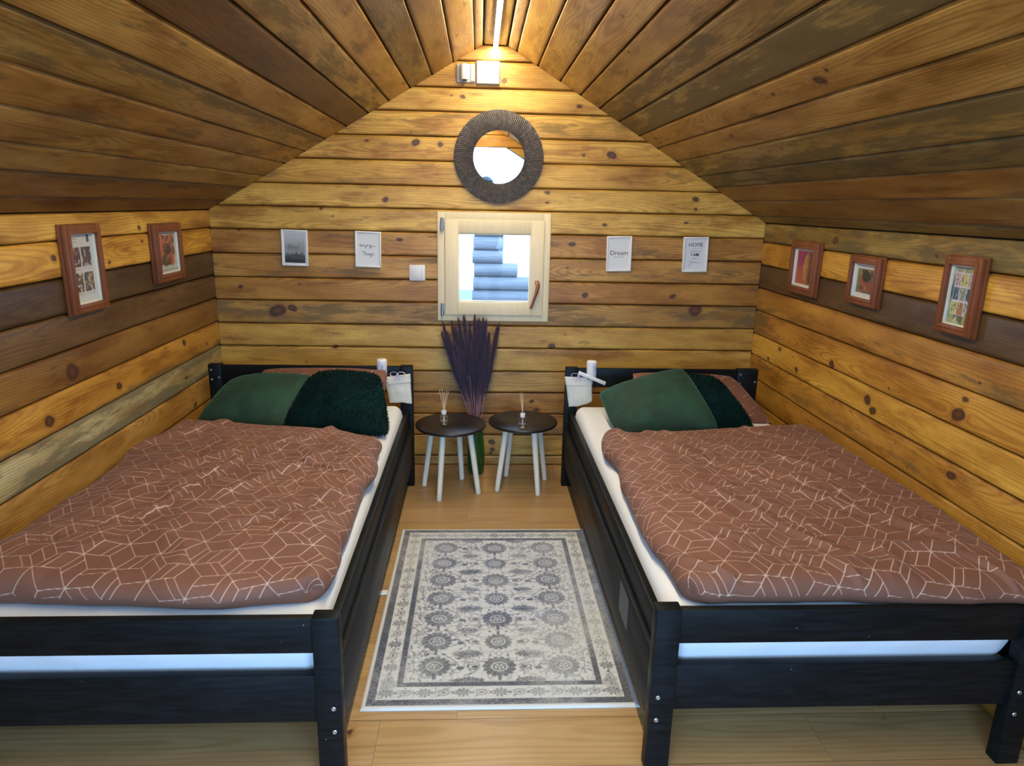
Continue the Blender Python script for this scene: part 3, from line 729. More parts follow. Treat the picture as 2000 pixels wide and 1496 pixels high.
# ------------------------------------------------------------------ cushions
def velvet(name, c, rough=.8, sheen=.35):
    t = NT(name); tc = t.n('ShaderNodeTexCoord').outputs['Object']
    n = t.noise(tc, 9, 4, .6); f = t.noise(tc, 700, 2)
    cc = t.mix(t.rng(n, .35, .7), tuple(q*.72 for q in c), tuple(min(1, q*1.3) for q in c))
    t.base(cc, rough, Sheen_Weight=sheen, Sheen_Roughness=.35, Sheen_Tint=(.35, .75, .5, 1)); t.bump(t.math('ADD', n, t.math('MULTIPLY', f, .2)), .3, .004); return t.m
GREEN = velvet('green_velour', (.008, .045, .022), sheen=.22)
DGREEN = velvet('dark_green_plush', (.0015, .016, .015), sheen=.08); DGREEN.node_tree.nodes['Principled BSDF'].inputs['Specular IOR Level'].default_value = .1
def cushion(name, label, group, cs, T, mat, pinch=.07, seed=0, n=46, wr=.004, pattern=False, flat_lo=None):
    """cs: four corners (low-left, low-right, high-right, high-left)"""
    c = np.array(cs, float); s = np.linspace(-1, 1, n)
    s = np.sign(s)*(1-(1-np.abs(s))**1.35)     # denser near the seam
    A, B = np.meshgrid(s, s, indexing='ij')
    # concave edges
    A2 = 1.03*A*np.sqrt(1-.13*B**4)*(1-pinch*.4*(1-B**2)*np.abs(A)**2); B2 = 1.03*B*np.sqrt(1-.13*A**4)*(1-pinch*.4*(1-A**2)*np.abs(B)**2)
    a, b = (A2+1)/2, (B2+1)/2
    P = c[0]*((1-a)*(1-b))[..., None]+c[1]*(a*(1-b))[..., None]+c[2]*(a*b)[..., None]+c[3]*((1-a)*b)[..., None]
    e1 = (c[1]+c[2]-c[0]-c[3])/2; e2 = (c[3]+c[2]-c[0]-c[1])/2; N = np.cross(e1, e2); N /= np.linalg.norm(N)
    if N[2] < 0: N = -N
    h = T/2*(np.clip(1-A**2, 0, 1)*np.clip(1-B**2, 0, 1))**.5
    ins = np.clip(1-np.maximum(np.abs(A), np.abs(B)), 0, .3)/.3
    wn = wr*(vnoise(A, B, 2.3, seed)+.6*vnoise(A, B, 5, seed+1))*ins+wr*.9*np.sin(np.arctan2(B, A)*26+2*vnoise(A, B, 3, seed))*np.clip(np.maximum(np.abs(A), np.abs(B))-.55, 0, 1)*ins*2
    Pt = P+(h+wn)[..., None]*N; Pb = P-(h*.9)[..., None]*N
    V = np.concatenate([Pt.reshape(-1, 3), Pb.reshape(-1, 3)])
    if flat_lo is not None:
        k = V[:, 2] < flat_lo; V[k, 2] = flat_lo+(V[k, 2]-flat_lo)*.06
    F = np.concatenate([grid_faces(n, n), grid_faces(n, n, n*n)[:, ::-1]])
    at = {}
    ctr = V.mean(0)
    if pattern:
        w1, w2 = np.linalg.norm(e1), np.linalg.norm(e2); U = (A+1)/2*w1; W = (B+1)/2*w2
        S = pattern_segments(w1, w2, .070, seed)
        D = np.full(U.shape, .02)
        for x0, y0, x1, y1 in S:
            dx, dy = x1-x0, y1-y0; t = np.clip(((U-x0)*dx+(W-y0)*dy)/(dx*dx+dy*dy), 0, 1); D = np.minimum(D, np.hypot(U-x0-t*dx, W-y0-t*dy))
        at['ln'] = np.concatenate([D.ravel(), D.ravel()])
    me = mesh_np(name, V-ctr, F, True, at)
    bm = bmesh.new(); bm.from_mesh(me); bmesh.ops.remove_doubles(bm, verts=bm.verts, dist=.0002); bm.to_mesh(me); bm.free()
    o = link(name, me, None, mat); o.location = ctr
    tag(o, label, 'cushion' if not pattern else 'pillow', group)
    return o, V, F, N, ctr
ZM = .470
def plush(o, V, F, ctr, N, n_t=15000, L=.013, seed=3):
    """short pile in rows over a cushion: one fur part"""
    R = np.random.default_rng(seed); tri = V[F]; cen = tri.mean(1)
    nr = np.cross(tri[:, 1]-tri[:, 0], tri[:, 2]-tri[:, 0]); ar = np.linalg.norm(nr, axis=1); nr = nr/np.maximum(ar, 1e-12)[:, None]
    sgn = np.sign(((cen-ctr)*nr).sum(1)); nr *= sgn[:, None]
    idx = R.choice(len(F), n_t, p=ar/ar.sum()); a, b = R.random((2, n_t, 1)); q = tri[idx]
    p = (q[:, 0]*(1-a)+q[:, 1]*a)*(1-b)+(q[:, 3]*(1-a)+q[:, 2]*a)*b
    d = nr[idx]+R.normal(0, .42, (n_t, 3))+np.array([0, -.25, -.35]); d /= np.linalg.norm(d, axis=1)[:, None]
    s = np.cross(d, R.normal(0, 1, (n_t, 3))); s /= np.linalg.norm(s, axis=1)[:, None]
    l = L*R.uniform(.6, 1.15, (n_t, 1)); wd = .0016
    P = np.stack([p-s*wd, p+s*wd, p+d*l+np.array([0, 0, -.0015])], 1)
    me = mesh_np('pile', P.reshape(-1, 3)-ctr, np.arange(n_t*3).reshape(-1, 3), False)
    f = link('pile', me, o, DGREEN); return tag(f, kind='stuff')
# left bed
cushion('pillow', 'brown line-patterned pillow behind the green cushions on the left bed', 'brown patterned pillows', [(-1.16, -.60, ZM+.01), (-.55, -.58, ZM+.02), (-.53, -.385, .665), (-1.16, -.385, .665)], .14, COTTON, .05, 41, pattern=True, flat_lo=ZM, n=70)
o, V, F, N, ct = cushion('cushion', 'dark green ribbed plush cushion on the left bed beside the smooth green one', 'dark green plush cushions', [(-.955, -.80, ZM+.04), (-.462, -.90, ZM+.02), (-.560, -.47, .660), (-.900, -.44, .650)], .17, DGREEN, .05, 5, flat_lo=ZM)
plush(o, V, F, ct, N)
cushion('cushion', 'smooth green velour cushion on the left bed nearest the left wall', 'green velour cushions', [(-1.375, -.74, ZM+.02), (-.945, -.80, ZM+.03), (-.865, -.46, .650), (-1.28, -.45, .635)], .16, GREEN, .05, 8, flat_lo=ZM)
# right bed
cushion('pillow', 'brown line-patterned pillow behind the cushions on the right bed', 'brown patterned pillows', [(.80, -.60, ZM+.01), (1.385, -.64, ZM+.0), (1.245, -.40, .655), (.72, -.375, .66)], .11, COTTON, .05, 47, pattern=True, flat_lo=ZM, n=70)
o, V, F, N, ct = cushion('cushion', 'dark green plush cushion on the right bed behind the smooth green one', 'dark green plush cushions', [(.84, -.80, ZM+.02), (1.245, -.77, ZM+.02), (1.135, -.47, .665), (.78, -.43, .66)], .14, DGREEN, .04, 15, flat_lo=ZM)
plush(o, V, F, ct, N, seed=9)
cushion('cushion', 'smooth green velour cushion tilted in front on the right bed', 'green velour cushions', [(.555, -.83, ZM+.03), (1.035, -.88, ZM+.05), (.935, -.56, .735), (.525, -.545, .600)], .17, GREEN, .045, 18, flat_lo=ZM)

# ------------------------------------------------------------------ rug
def rug():
    x0, x1, y0, y1 = -.421, .434, -2.035, -.841
    W_, H_ = x1-x0, y1-y0; st = .0023
    us = np.linspace(0, W_, int(W_/st)); vs = np.linspace(0, H_, int(H_/st)); U, V = np.meshgrid(us, vs, indexing='ij')
    ink = np.zeros(U.shape); blue = .5+.5*vnoise(U, V, 3.0, 71)
    R = np.random.default_rng(5)
    e = np.minimum(np.minimum(U, W_-U), np.minimum(V, H_-V))
    def put(m, val, r0=None):
        nonlocal ink; ink = np.maximum(ink, m*val)
    def sm(x, a, b): t = np.clip((x-a)/(b-a), 0, 1); return t*t*(3-2*t)
    band = lambda d, a, b, s=.0015: sm(d, a-s, a+s)*(1-sm(d, b-s, b+s))
    put(band(e, .014, .040), .92); put(band(e, .098, .118), .85); put(band(e, .121, .124), .3)
    def petal(cx, cy, a, b, ang, val, ring=False):
        r = max(a, b)*1.5; i0, i1 = np.searchsorted(us, (cx-r, cx+r)); j0, j1 = np.searchsorted(vs, (cy-r, cy+r))
        if i1 <= i0 or j1 <= j0: return
        u = U[i0:i1, j0:j1]-cx; v = V[i0:i1, j0:j1]-cy; c, s = math.cos(ang), math.sin(ang)
        p, q = (u*c+v*s)/a, (-u*s+v*c)/b; d = np.sqrt(p*p+q*q)
        w2 = .0014/min(a, b)
        m = (band(d, 1-.0042/min(a, b), 1., w2) if ring else 1-sm(d, 1-w2, 1+w2))
        ink[i0:i1, j0:j1] = np.maximum(ink[i0:i1, j0:j1], m*val)
    def erase(cx, cy, a, b):
        r = max(a, b)*1.3; i0, i1 = np.searchsorted(us, (cx-r, cx+r)); j0, j1 = np.searchsorted(vs, (cy-r, cy+r))
        u = U[i0:i1, j0:j1]-cx; v = V[i0:i1, j0:j1]-cy; d = np.sqrt((u/a)**2+(v/b)**2); ink[i0:i1, j0:j1] *= sm(d, .85, 1.1)
    def palmette(cx, cy, s, fl=1, kind=0):
        # large serrated flower head
        n = 15
        for k in range(n):
            an = 2*PI*k/n+PI/2*fl; rr = s*(.84 if kind == 0 else .80)
            petal(cx+rr*math.cos(an), cy+rr*math.sin(an)*.92, s*.17, s*.17, an, .66)
            petal(cx+rr*.66*math.cos(an+.24), cy+rr*.66*math.sin(an+.24)*.9, s*.22, s*.12, an+.5, .55)
        petal(cx, cy, s*.84, s*.76, 0, .50)
        petal(cx, cy, s*.70, s*.62, 0, .8, True)
        for k in range(n):
            an = 2*PI*(k+.5)/n; petal(cx+s*1.0*math.cos(an), cy+s*.95*math.sin(an), s*.07, s*.04, an, .6)
        erase(cx, cy, s*.50, s*.42)
        petal(cx, cy, s*.40, s*.34, 0, .85, True)
        for k in range(5):
            an = 2*PI*k/5+PI/2; petal(cx+s*.17*math.cos(an), cy+s*.17*math.sin(an), s*.11, s*.06, an, .7)
        petal(cx, cy+fl*s*1.05, s*.10, s*.22, 0, .7)
    def leaf(cx, cy, s, dr):
        for k in range(9):
            t = (k-4)/4; hh = s*.55*(1-t*t*.85)
            petal(cx+dr*s*t*.95, cy, s*.10, hh, dr*.45, .55+.3*R.random())
        petal(cx, cy, s*1.05, s*.42, 0, .42)
        petal(cx+dr*s*.05, cy, s*.95, s*.05, 0, .9)
    def vine(pts, w=.0017, val=.6):
        n = 60; pts = np.array(pts, float)
        tt = np.linspace(0, 1, n); m = len(pts)-1
        B = np.array([sum(math.comb(m, k)*t**k*(1-t)**(m-k)*pts[k] for k in range(m+1)) for t in tt])
        for (a, b), (c, d) in zip(B, B[1:]):
            i0, i1 = np.searchsorted(us, (min(a, c)-.004, max(a, c)+.004)); j0, j1 = np.searchsorted(vs, (min(b, d)-.004, max(b, d)+.004))
            u = U[i0:i1, j0:j1]; v = V[i0:i1, j0:j1]; dx, dy = c-a, d-b; L = dx*dx+dy*dy+1e-12
            t = np.clip(((u-a)*dx+(v-b)*dy)/L, 0, 1); dd = np.hypot(u-a-t*dx, v-b-t*dy)
            ink[i0:i1, j0:j1] = np.maximum(ink[i0:i1, j0:j1], (1-sm(dd, w*.6, w*1.5))*val)
    cx = W_/2; ins = .124; fw = W_-2*ins; fh = H_-2*ins
    ny = 7; py = fh/ny
    for k in range(ny):
        yc = ins+py*(k+.5)
        palmette(cx, yc, .049 if k % 2 else .055, 1 if k % 2 else -1, k % 2)
        for s in (-1, 1):
            palmette(cx+s*.215, yc+.005, .054, -1, 0)
            if k < ny-1:
                yl = yc+py/2
                if k % 2 == 0: leaf(cx+s*.105, yl, .048, s)
                else:
                    leaf(cx+s*.105, yl, .036, -s); erase(cx+s*.105, yl, .016, .008); petal(cx+s*.105, yl, .013, .006, 0, .8, True)
                # scrolling vines with buds
                vine([(cx+s*.03, yc+.03), (cx+s*.09, yc+.02), (cx+s*.06, yl-.02), (cx+s*.15, yl-.02)])
                vine([(cx+s*.215, yc+.05), (cx+s*.16, yl), (cx+s*.28, yl), (cx+s*.255, yl+.035)])
                vine([(cx+s*.16, yc-.02), (cx+s*.11, yc), (cx+s*.15, yl-.03), (cx+s*.19, yl)])
                vine([(cx+s*.27, yc-.02), (cx+s*.305, yc+.01), (cx+s*.27, yc+.06), (cx+s*.30, yl+.02)])
                for q in range(3): petal(cx+s*(.188+.027*q), yl+(.004 if q == 1 else 0), .0075, .0055, q, .7)
                for q in range(7):
                    an = 2*PI*q/7; petal(cx+s*.258+.013*math.cos(an), yl+.004+.012*math.sin(an), .007, .0035, an, .6)
                petal(cx+s*.03, yl-.008, .004, .006, 0, .7); petal(cx+s*.025, yl+.012, .004, .003, 0, .5)
            petal(cx+s*.088, yc, .021, .013, .3*s, .62, True); petal(cx+s*.083, yc, .010, .006, 0, .75)
            petal(cx+s*.130, yc-.006, .013, .009, 0, .72); petal(cx+s*.152, yc+.012, .010, .006, .5, .6)
            for q in range(60):      # small filler leaves
                a_ = R.uniform(.05, .30); b_ = R.uniform(-.5, .5)*py
                for s2 in (-1, 1):
                    if s2 == s: petal(cx+s2*a_, yc+b_, R.uniform(.004, .012), R.uniform(.002, .0042), R.uniform(0, PI), R.uniform(.3, .7))
            for q in range(5): petal(cx+s*R.uniform(.28, .305), yc+R.uniform(-.5, .5)*py, .010, .004, R.uniform(0, PI), .5)
    # half flowers leaning on the inner border
    for s in (-1, 1):
        for f in (0, 1):
            y = ins-.004 if f == 0 else H_-ins+.004
            for q in range(7): petal(cx+s*.10+(q-3)*.013, y+(1 if f == 0 else -1)*.012*(1-abs(q-3)/4), .009, .012, 0, .6)
    # main border flowers
    def bf(x, y, k, rot):
        if k % 2 == 0:
            for q in range(9):
                an = 2*PI*q/9; petal(x+.017*math.cos(an), y+.013*math.sin(an), .0085, .004, an, .62)
            petal(x, y, .008, .006, 0, .6, True)
        else:
            petal(x, y, .019, .014, rot, .50, True); petal(x, y, .009, .005, rot, .6)
            petal(x-.014, y-.014, .008, .003, .6, .6)
        c, s = math.cos(rot), math.sin(rot)
        for sg in (-1, 1): petal(x+sg*.030*c, y+sg*.030*s, .009, .003, rot+.7*sg, .62); 
        vine([(x-.03*c, y-.03*s), (x-.015*c+.02*s, y-.015*s+.02*c), (x+.015*c+.02*s, y+.015*s+.02*c), (x+.03*c, y+.03*s)], .0012, .35)
    nb = 12
    for k in range(nb+1):
        xx = .069+(W_-.138)*k/nb
        bf(xx, .069, k, 0); bf(xx, H_-.069, k, 0)
    nb = 17
    for k in range(1, nb):
        yy = .069+(H_-.138)*k/nb
        bf(.069, yy, k, PI/2); bf(W_-.069, yy, k, PI/2)
    ara = np.abs(vnoise(np.abs(U-W_/2), V, 34, 81)); ara2 = np.abs(vnoise(np.abs(U-W_/2), V, 52, 82))
    inn = (e > .127) | ((e > .044) & (e < .095))
    put((1-sm(ara, .05, .11))*inn, .36); put((1-sm(ara2, .04, .10))*inn, .25)
    # worn print: patchy fading and woven flecks
    fade = .98+.34*vnoise(U, V, 6, 33)+.14*vnoise(U, V, 25, 34)
    weave = .80+.20*vnoise(U*1.0, V*2.2, 170, 35); gr = R.uniform(.72, 1.12, U.shape)
    ink = np.clip(ink*fade*weave*gr*1.4, 0, 1)
    bg = np.array((.64, .63, .565)); bg2 = np.array((.64, .65, .67))
    B = sm(blue, .35, .75)[..., None]; base = bg*(1-B*.6)+bg2*B*.6
    base = base*(1-.05*np.abs(vnoise(U, V, 40, 36)))[..., None]*R.uniform(.95, 1.03, U.shape)[..., None]
    dk = np.array((.080, .080, .085))*(1-B)+np.array((.045, .060, .110))*B
    C = base*(1-ink[..., None])+dk*ink[..., None]
    C = np.where((e < .012)[..., None], np.array((.66, .64, .57)), C)
    z = .008-.004*np.clip(1-e/.006, 0, 1)+.0004*gr
    X = x0+U; Y = y0+V
    z += .004*np.exp(-((U-W_)/.02)**2)*np.clip(vnoise(V, 0*V, 3, 3), 0, 1)
    Vt = np.stack([X, Y, z], -1).reshape(-1, 3); nu, nv = U.shape
    ring = np.array([i*nv for i in range(nu)]+[(nu-1)*nv+j for j in range(1, nv)]+[i*nv+nv-1 for i in range(nu-2, -1, -1)]+[j for j in range(nv-2, 0, -1)])
    Vs = Vt[ring].copy(); Vs[:, 2] = .0008; n = len(Vt); L = len(ring); c = np.arange(L)+n
    FS = np.stack([ring, c, np.roll(c, -1), np.roll(ring, -1)], 1)
    col = np.concatenate([C.reshape(-1, 3), C.reshape(-1, 3)[ring]]); col = np.concatenate([col, np.ones((len(col), 1))], 1)
    P0 = np.array([(x0+x1)/2, (y0+y1)/2, 0])
    t = NT('woven_printed_rug'); t.base(t.attr('dye', 'Color'), .92, Sheen_Weight=.2)
    tc = t.n('ShaderNodeTexCoord').outputs['Object']; t.bump(t.noise(tc, 600, 2), .3, .001)
    root = thing('rug', 'cream area rug with faded blue-grey floral pattern on the floor between the beds', 'rug', tuple(P0))
    me = mesh_np('pile', np.concatenate([Vt, Vs])-P0, np.concatenate([grid_faces(nu, nv), FS]), True, {'dye': col}); link('pile', me, root, t.m)
    bm = bmesh.new(); add_box(bm, x0-.042-P0[0], x0+.004-P0[0], -1.395-P0[1], -1.362-P0[1], .0012, .0035, .0005)
    lb = bm_obj('care_tag', bm, plain('crinkled_white_tag', (.75, .74, .70), .6, bump=.5, bscale=120), root); lb['label'] = 'white fabric tag sticking out of the rug'
rug()

# ------------------------------------------------------------------ side tables, diffusers, vase
def side_table(label, cx, cy, rot, r=.184, h=.375):
    root = thing('side_table', label, 'table', (cx, cy, 0), (0, 0, rot), 'round black side tables')
    lathe('tabletop', [(0, h-.016), (r-.004, h-.016), (r, h-.012), (r, h-.003), (r-.003, h), (0, h)], TABLETOP, root, 96)
    for k in range(4):
        a = PI/4+k*PI/2; d = Vector((math.cos(a), math.sin(a), 0)); top = d*.105+Vector((0, 0, h-.016)); bot = d*.158
        bm = bmesh.new(); n = 8
        pts = [bot.lerp(top, i/(n-1)) for i in range(n)]; pts[0] = bot
        add_tube(bm, [bot+Vector((0, 0, .0))]+[bot.lerp(top, .008)]+pts[1:], [.011, .0135]+[.0135+.0025*i/(n-1) for i in range(1, n)], 20)
        for v in bm.verts:
            if v.co.z < .001: v.co.z = .0005
        bm_obj('leg', bm, LEGW, root)
    return root
side_table('round black side table on the left with the five-reed diffuser, beside the left bed', -.213, -.362, math.radians(24.5))
side_table('round black side table on the right with the three-reed diffuser, beside the right bed', .170, -.302, math.radians(-14.5))
GLASS = NT('clear_bottle_glass'); GLASS.base((1, 1, 1), .02, IOR=1.35, Transmission_Weight=1.0); GLASS = GLASS.m
OIL = NT('pale_scent_oil'); OIL.base((.95, .92, .75), .02, IOR=1.3, Transmission_Weight=1.0); OIL = OIL.m
REED = plain('rattan_reed', (.72, .52, .30), .7)
def diffuser(label, x, y, z, reeds, tw):
    root = thing('reed_diffuser', label, 'diffuser', (x, y, z), group='reed diffusers')
    lathe('bottle', [(0, .0), (.019, .0), (.0205, .002), (.0205, .046), (.018, .051), (.010, .054), (.010, .060), (.0085, .060), (.0085, .053), (.016, .048), (.0185, .044), (.0185, .003), (0, .003)], GLASS, root, 28, cap=False)
    lathe('scent_oil', [(0, .0034), (.0180, .0034), (.0180, .020), (0, .020)], OIL, root, 24)
    lathe('cap', [(.006, .056), (.0125, .056), (.0135, .058), (.0135, .074), (.012, .077), (.006, .077)], WHITE, root, 24, cap=False)
    for a, b, hh in reeds:
        tube('reed', [(-a*.35, -b*.35, .008), (a*.05, b*.05, .075), (a, b, hh)], .0016, REED, root, 6)
diffuser('small clear reed diffuser with five spread reeds on the left side table', -.248, -.384, .3755, [(-.022, 0, .185), (-.008, .006, .19), (.002, -.006, .178), (.014, .004, .186), (.024, -.002, .180)], 0)
diffuser('small clear reed diffuser with three reeds on the right side table', .159, -.429, .3755, [(-.016, 0, .185), (-.008, .004, .188), (.0, -.004, .184)], 0)
VG = NT('dark_green_glass'); VG.base((.15, .42, .10), .04, IOR=1.45, Transmission_Weight=.85); VG = VG.m
vase = thing('vase', 'dark green glass vase on the floor behind the left side table', 'vase', (-.080, -.118, 0.001))
lathe('vase_body', [(0, 0), (.040, 0), (.044, .004), (.047, .03), (.050, .09), (.048, .15), (.043, .20), (.038, .24), (.037, .275), (.040, .285), (.0375, .285), (.034, .275), (.035, .24), (.040, .20), (.045, .15), (.047, .09), (.044, .03), (.040, .008), (0, .008)], VG, vase, 40, cap=False)
PLUME = NT('dyed_purple_grass'); 
tcx = PLUME.n('ShaderNodeTexCoord').outputs['Object']
PLUME.base(PLUME.mix(PLUME.rng(PLUME.noise(tcx, 30, 3), .3, .7), (.022, .004, .020), (.085, .022, .075)), .8, Sheen_Weight=.4); PLUME = PLUME.m
STALK = plain('dyed_mauve_stalk', (.34, .17, .20), .7)
def grass_proto(seed, Lp):
    R = random.Random(seed)
    root = thing('dried_grass_stem', 'dark purple dried grass plume on a thin stalk standing in the green vase', 'dried grass', group='purple dried grass stems in the vase')
    H = .80
    tube('stalk', [(0, 0, 0), (.0, .001, H*.35), (.002, 0, H-Lp*.7), (.003, 0, H-.02)], [.0018, .0016, .0014, .0010], STALK, root, 5)
    Vv = []; Ff = []; n = 1500
    for k in range(n):
        t = R.random(); z = H-Lp+Lp*t; env = .024*min(1., t/.30+.12)*(1 if t < .80 else max(.2, 1-((t-.80)/.22)**2))
        a = R.uniform(0, 2*PI); out = Vector((math.cos(a), math.sin(a), 0)); p = Vector((.003*t, 0, z))+out*.001
        q = p+out*env*R.uniform(.6, 1.1)+Vector((0, 0, .024*R.uniform(.7, 1.3))); s = out.cross(Vector((0, 0, 1)))*.0012
        i = len(Vv); Vv += [p-s, p+s, q]; Ff.append((i, i+1, i+2))
    # slender core so that the plume reads as a solid tail
    me = mesh_np('plume', np.array([list(v) for v in Vv]), np.array(Ff), False)
    bm = bmesh.new(); bm.from_mesh(me)
    add_tube(bm, [(0, 0, H-Lp), (.001, 0, H-Lp*.75), (.002, 0, H-Lp*.4), (.003, 0, H-.03), (.003, 0, H)], [.002, .005, .008, .008, .003], 8)
    bm.to_mesh(me); bm.free(); link('plume', me, root, PLUME)
    return root
gp = [grass_proto(1, .38), grass_proto(2, .34), grass_proto(3, .40)]
tips = [(-.262, .845), (-.268, .800), (-.235, .80), (-.215, .855), (-.195, .83), (-.180, .872), (-.172, .80), (-.150, .895), (-.140, .83), (-.120, .850), (-.110, .79), (-.093, .893), (-.080, .87), (-.085, .82), (-.066, .878), (-.055, .82), (-.045, .880), (-.030, .872), (-.035, .81), (-.015, .80), (.040, .845), (.028, .83), (-.205, .76), (-.13, .76), (-.07, .77), (-.01, .75)]
for i, (tx, tz) in enumerate(tips):
    o = gp[i] if i < 3 else copy_tree(gp[i % 3])
    ty = -.075-.06*((i*7) % 5)/5
    f = (tx+.10)/.17; base = Vector((-.080-.010*max(-1, min(1, f))+.004*((i*3) % 5-2), -.118+.003*((i*5) % 7-3), .30+(.0)))
    # stem passes through the neck; its foot stays inside the vase
    neck = Vector((-.083+.031*max(-1, min(1, f*1.1)), -.118+.006*((i*5) % 7-3), .31)); tip = Vector((tx, ty, tz)); d = (tip-neck).normalized()
    foot = tip-d*.80
    foot = neck-d*(0.80-(tip-neck).length)
    lim = .018/(foot.z if foot.z > .02 else .02)
    o.location = foot; o.rotation_euler = d.to_track_quat('Z', 'Y').to_euler()

# ------------------------------------------------------------------ mirror
mx, mz = .027, 1.732
mir = thing('round_mirror', 'round mirror with a wide dark ribbed frame above the small window', 'mirror', (mx, -.004, mz))
bm = bmesh.new(); n = 264; r0, r1 = .132, .236; rings = []
for k in range(n):
    a = 2*PI*k/n; rib = .008 if k % 2 else 0; wav = 1
    row = []
    for r, y in ((r0, -.012), (r0+.003, -.020), (r0+.03, -.024), (r1-.02, -.020), (r1-.004, -.015), (r1, -.008), (r1-.002, -.0)):
        aa = a+.035*math.sin(r*60)
        row.append(bm.verts.new((r*math.cos(aa), y+(rib if -.025 < y < -.0145 else 0), r*math.sin(aa))))
    rings.append(row)
for k in range(n):
    A, B = rings[k], rings[(k+1) % n]
    for j in range(len(A)-1): bm.faces.new((A[j], A[j+1], B[j+1], B[j]))
FR = NT('charcoal_ribbed_frame'); tc = FR.n('ShaderNodeTexCoord').outputs['Object']
FR.base(FR.mix(FR.rng(FR.noise(tc, 60, 3), .3, .75), (.13, .115, .115), (.24, .22, .22)), .5, .2); FR = FR.m
bm_obj('mirror_frame', bm, FR, mir, smooth=False)
MG = plain('mirror_silver', (.93, .95, .97), .01, 1)
lathe('mirror_glass', [(0, 0), (.133, 0), (.1345, .001), (.1345, .004), (0, .004)], MG, mir, 96, Matrix.Translation((0, -.010, 0))@Matrix.Rotation(PI/2, 4, 'X')).data.shade_flat()

# ------------------------------------------------------------------ ridge LED strip, sensor boxes, light switch
led = thing('led_strip_light', 'long glowing white light strip along the ridge of the ceiling', 'light', (.003, -1.94, ZR))
LEDM = NT('lit_diffuser'); e = LEDM.n('ShaderNodeEmission'); e.inputs[0].default_value = (1, .86, .60, 1); e.inputs[1].default_value = STRIP_STRENGTH
LEDM.t.links.new(e.outputs[0], LEDM.out.inputs[0]); LEDM = LEDM.m
ALU = plain('white_aluminium_channel', (.7, .7, .7), .4, .5)
box('channel', -.013, .013, -1.93, 1.935, -.014, -.0005, ALU, led, .0015)
bm = bmesh.new(); add_box(bm, -.0095, .0095, -1.928, 1.933, -.017, -.0135, .0008); bm_obj('diffuser', bm, LEDM, led)

s1 = thing('wall_sensor', 'white wall unit with a clear hanging tip under the ridge, left of the blank square', 'sensor', (-.148, 0, 2.137))
box('back_plate', -.046, .046, -.014, .0, -.044, .044, GREYP, s1, .004)
lathe('sensor_body', [(0, -.034), (.018, -.034), (.021, -.030), (.021, .036), (.018, .040), (0, .040)], WHITE, s1, 28, Matrix.Translation((-.006, -.030, 0)))
lathe('clear_tip', [(0, -.022), (.006, -.020), (.009, -.012), (.007, -.004), (.010, 0), (0, 0)], GLASS, s1, 20, Matrix.Translation((-.006, -.030, -.034)))
box('end_flap', .026, .046, -.024, -.012, -.038, .040, WHITE, s1, .003)
s2 = thing('junction_box', 'blank white square wall box under the ridge beside the sensor', 'wall box', (-.034, 0, 2.142))
box('cover', -.058, .058, -.026, 0, -.054, .054, WHITE, s2, .006)
box('base_plate', -.060, .060, -.006, .0, -.056, .056, GREYP, s2, .002)
sw = thing('light_switch', 'white square light switch on the back wall left of the window', 'light switch', (-.409, 0, 1.121))
box('switch_plate', -.043, .043, -.010, 0, -.043, .043, WHITE, sw, .004)
box('rocker', -.030, .022, -.0135, -.009, -.030, .030, WHITE, sw, .002)
box('slim_key', .0235, .032, -.0135, -.009, -.030, .030, WHITE, sw, .0015)

# ------------------------------------------------------------------ pictures
def paint_panel(name, w_, h_, fn, parent, y=0.0, st=.0016, rough=.5):
    nu, nv = max(4, int(w_/st)), max(4, int(h_/st))
    U, V = np.meshgrid(np.linspace(0, 1, nu), np.linspace(0, 1, nv), indexing='ij')
    C = np.clip(fn(U, V), 0, 1)
    X = (U-.5)*w_; Z = (V-.5)*h_; Vt = np.stack([X, np.full_like(X, y), Z], -1).reshape(-1, 3)
    ring = np.array([i*nv for i in range(nu)]+[(nu-1)*nv+j for j in range(1, nv)]+[i*nv+nv-1 for i in range(nu-2, -1, -1)]+[j for j in range(nv-2, 0, -1)])
    Vs = Vt[ring].copy(); Vs[:, 1] += .0012; L = len(ring); c = np.arange(L)+len(Vt)
    FS = np.stack([ring, c, np.roll(c, -1), np.roll(ring, -1)], 1)
    col = np.concatenate([C.reshape(-1, 3), C.reshape(-1, 3)[ring]]); col = np.concatenate([col, np.ones((len(col), 1))], 1)
    t = NT(name+'_ink'); t.base(t.attr('dye', 'Color'), rough)
    return link(name, mesh_np(name, np.concatenate([Vt, Vs]), np.concatenate([grid_faces(nu, nv), FS]), False, {'dye': col}), parent, t.m)
INKM = plain('black_ink', (.03, .03, .035), .6); INKG = plain('grey_ink', (.16, .17, .2), .6)
def lettering(name, s, size, x, z, parent, mat=INKM, y=-.0125, shear=0, spacing=1, thick=0.0, sx=1.0):
    cu = bpy.data.curves.new('t', 'FONT'); cu.body = s; cu.size = size; cu.align_x = 'CENTER'; cu.align_y = 'CENTER'; cu.shear = shear; cu.space_character = spacing; cu.offset = thick; cu.extrude = .0002; cu.resolution_u = 3
    tmp = bpy.data.objects.new('t', cu); COL.objects.link(tmp)
    dg = bpy.context.evaluated_depsgraph_get(); me = bpy.data.meshes.new_from_object(tmp.evaluated_get(dg))
    bpy.data.objects.remove(tmp); me.name = name
    me.transform(Matrix.Translation((x, y, z))@Matrix.Rotation(PI/2, 4, 'X')@Matrix.Diagonal((sx, 1, 1, 1)))
    return link(name, me, parent, mat)
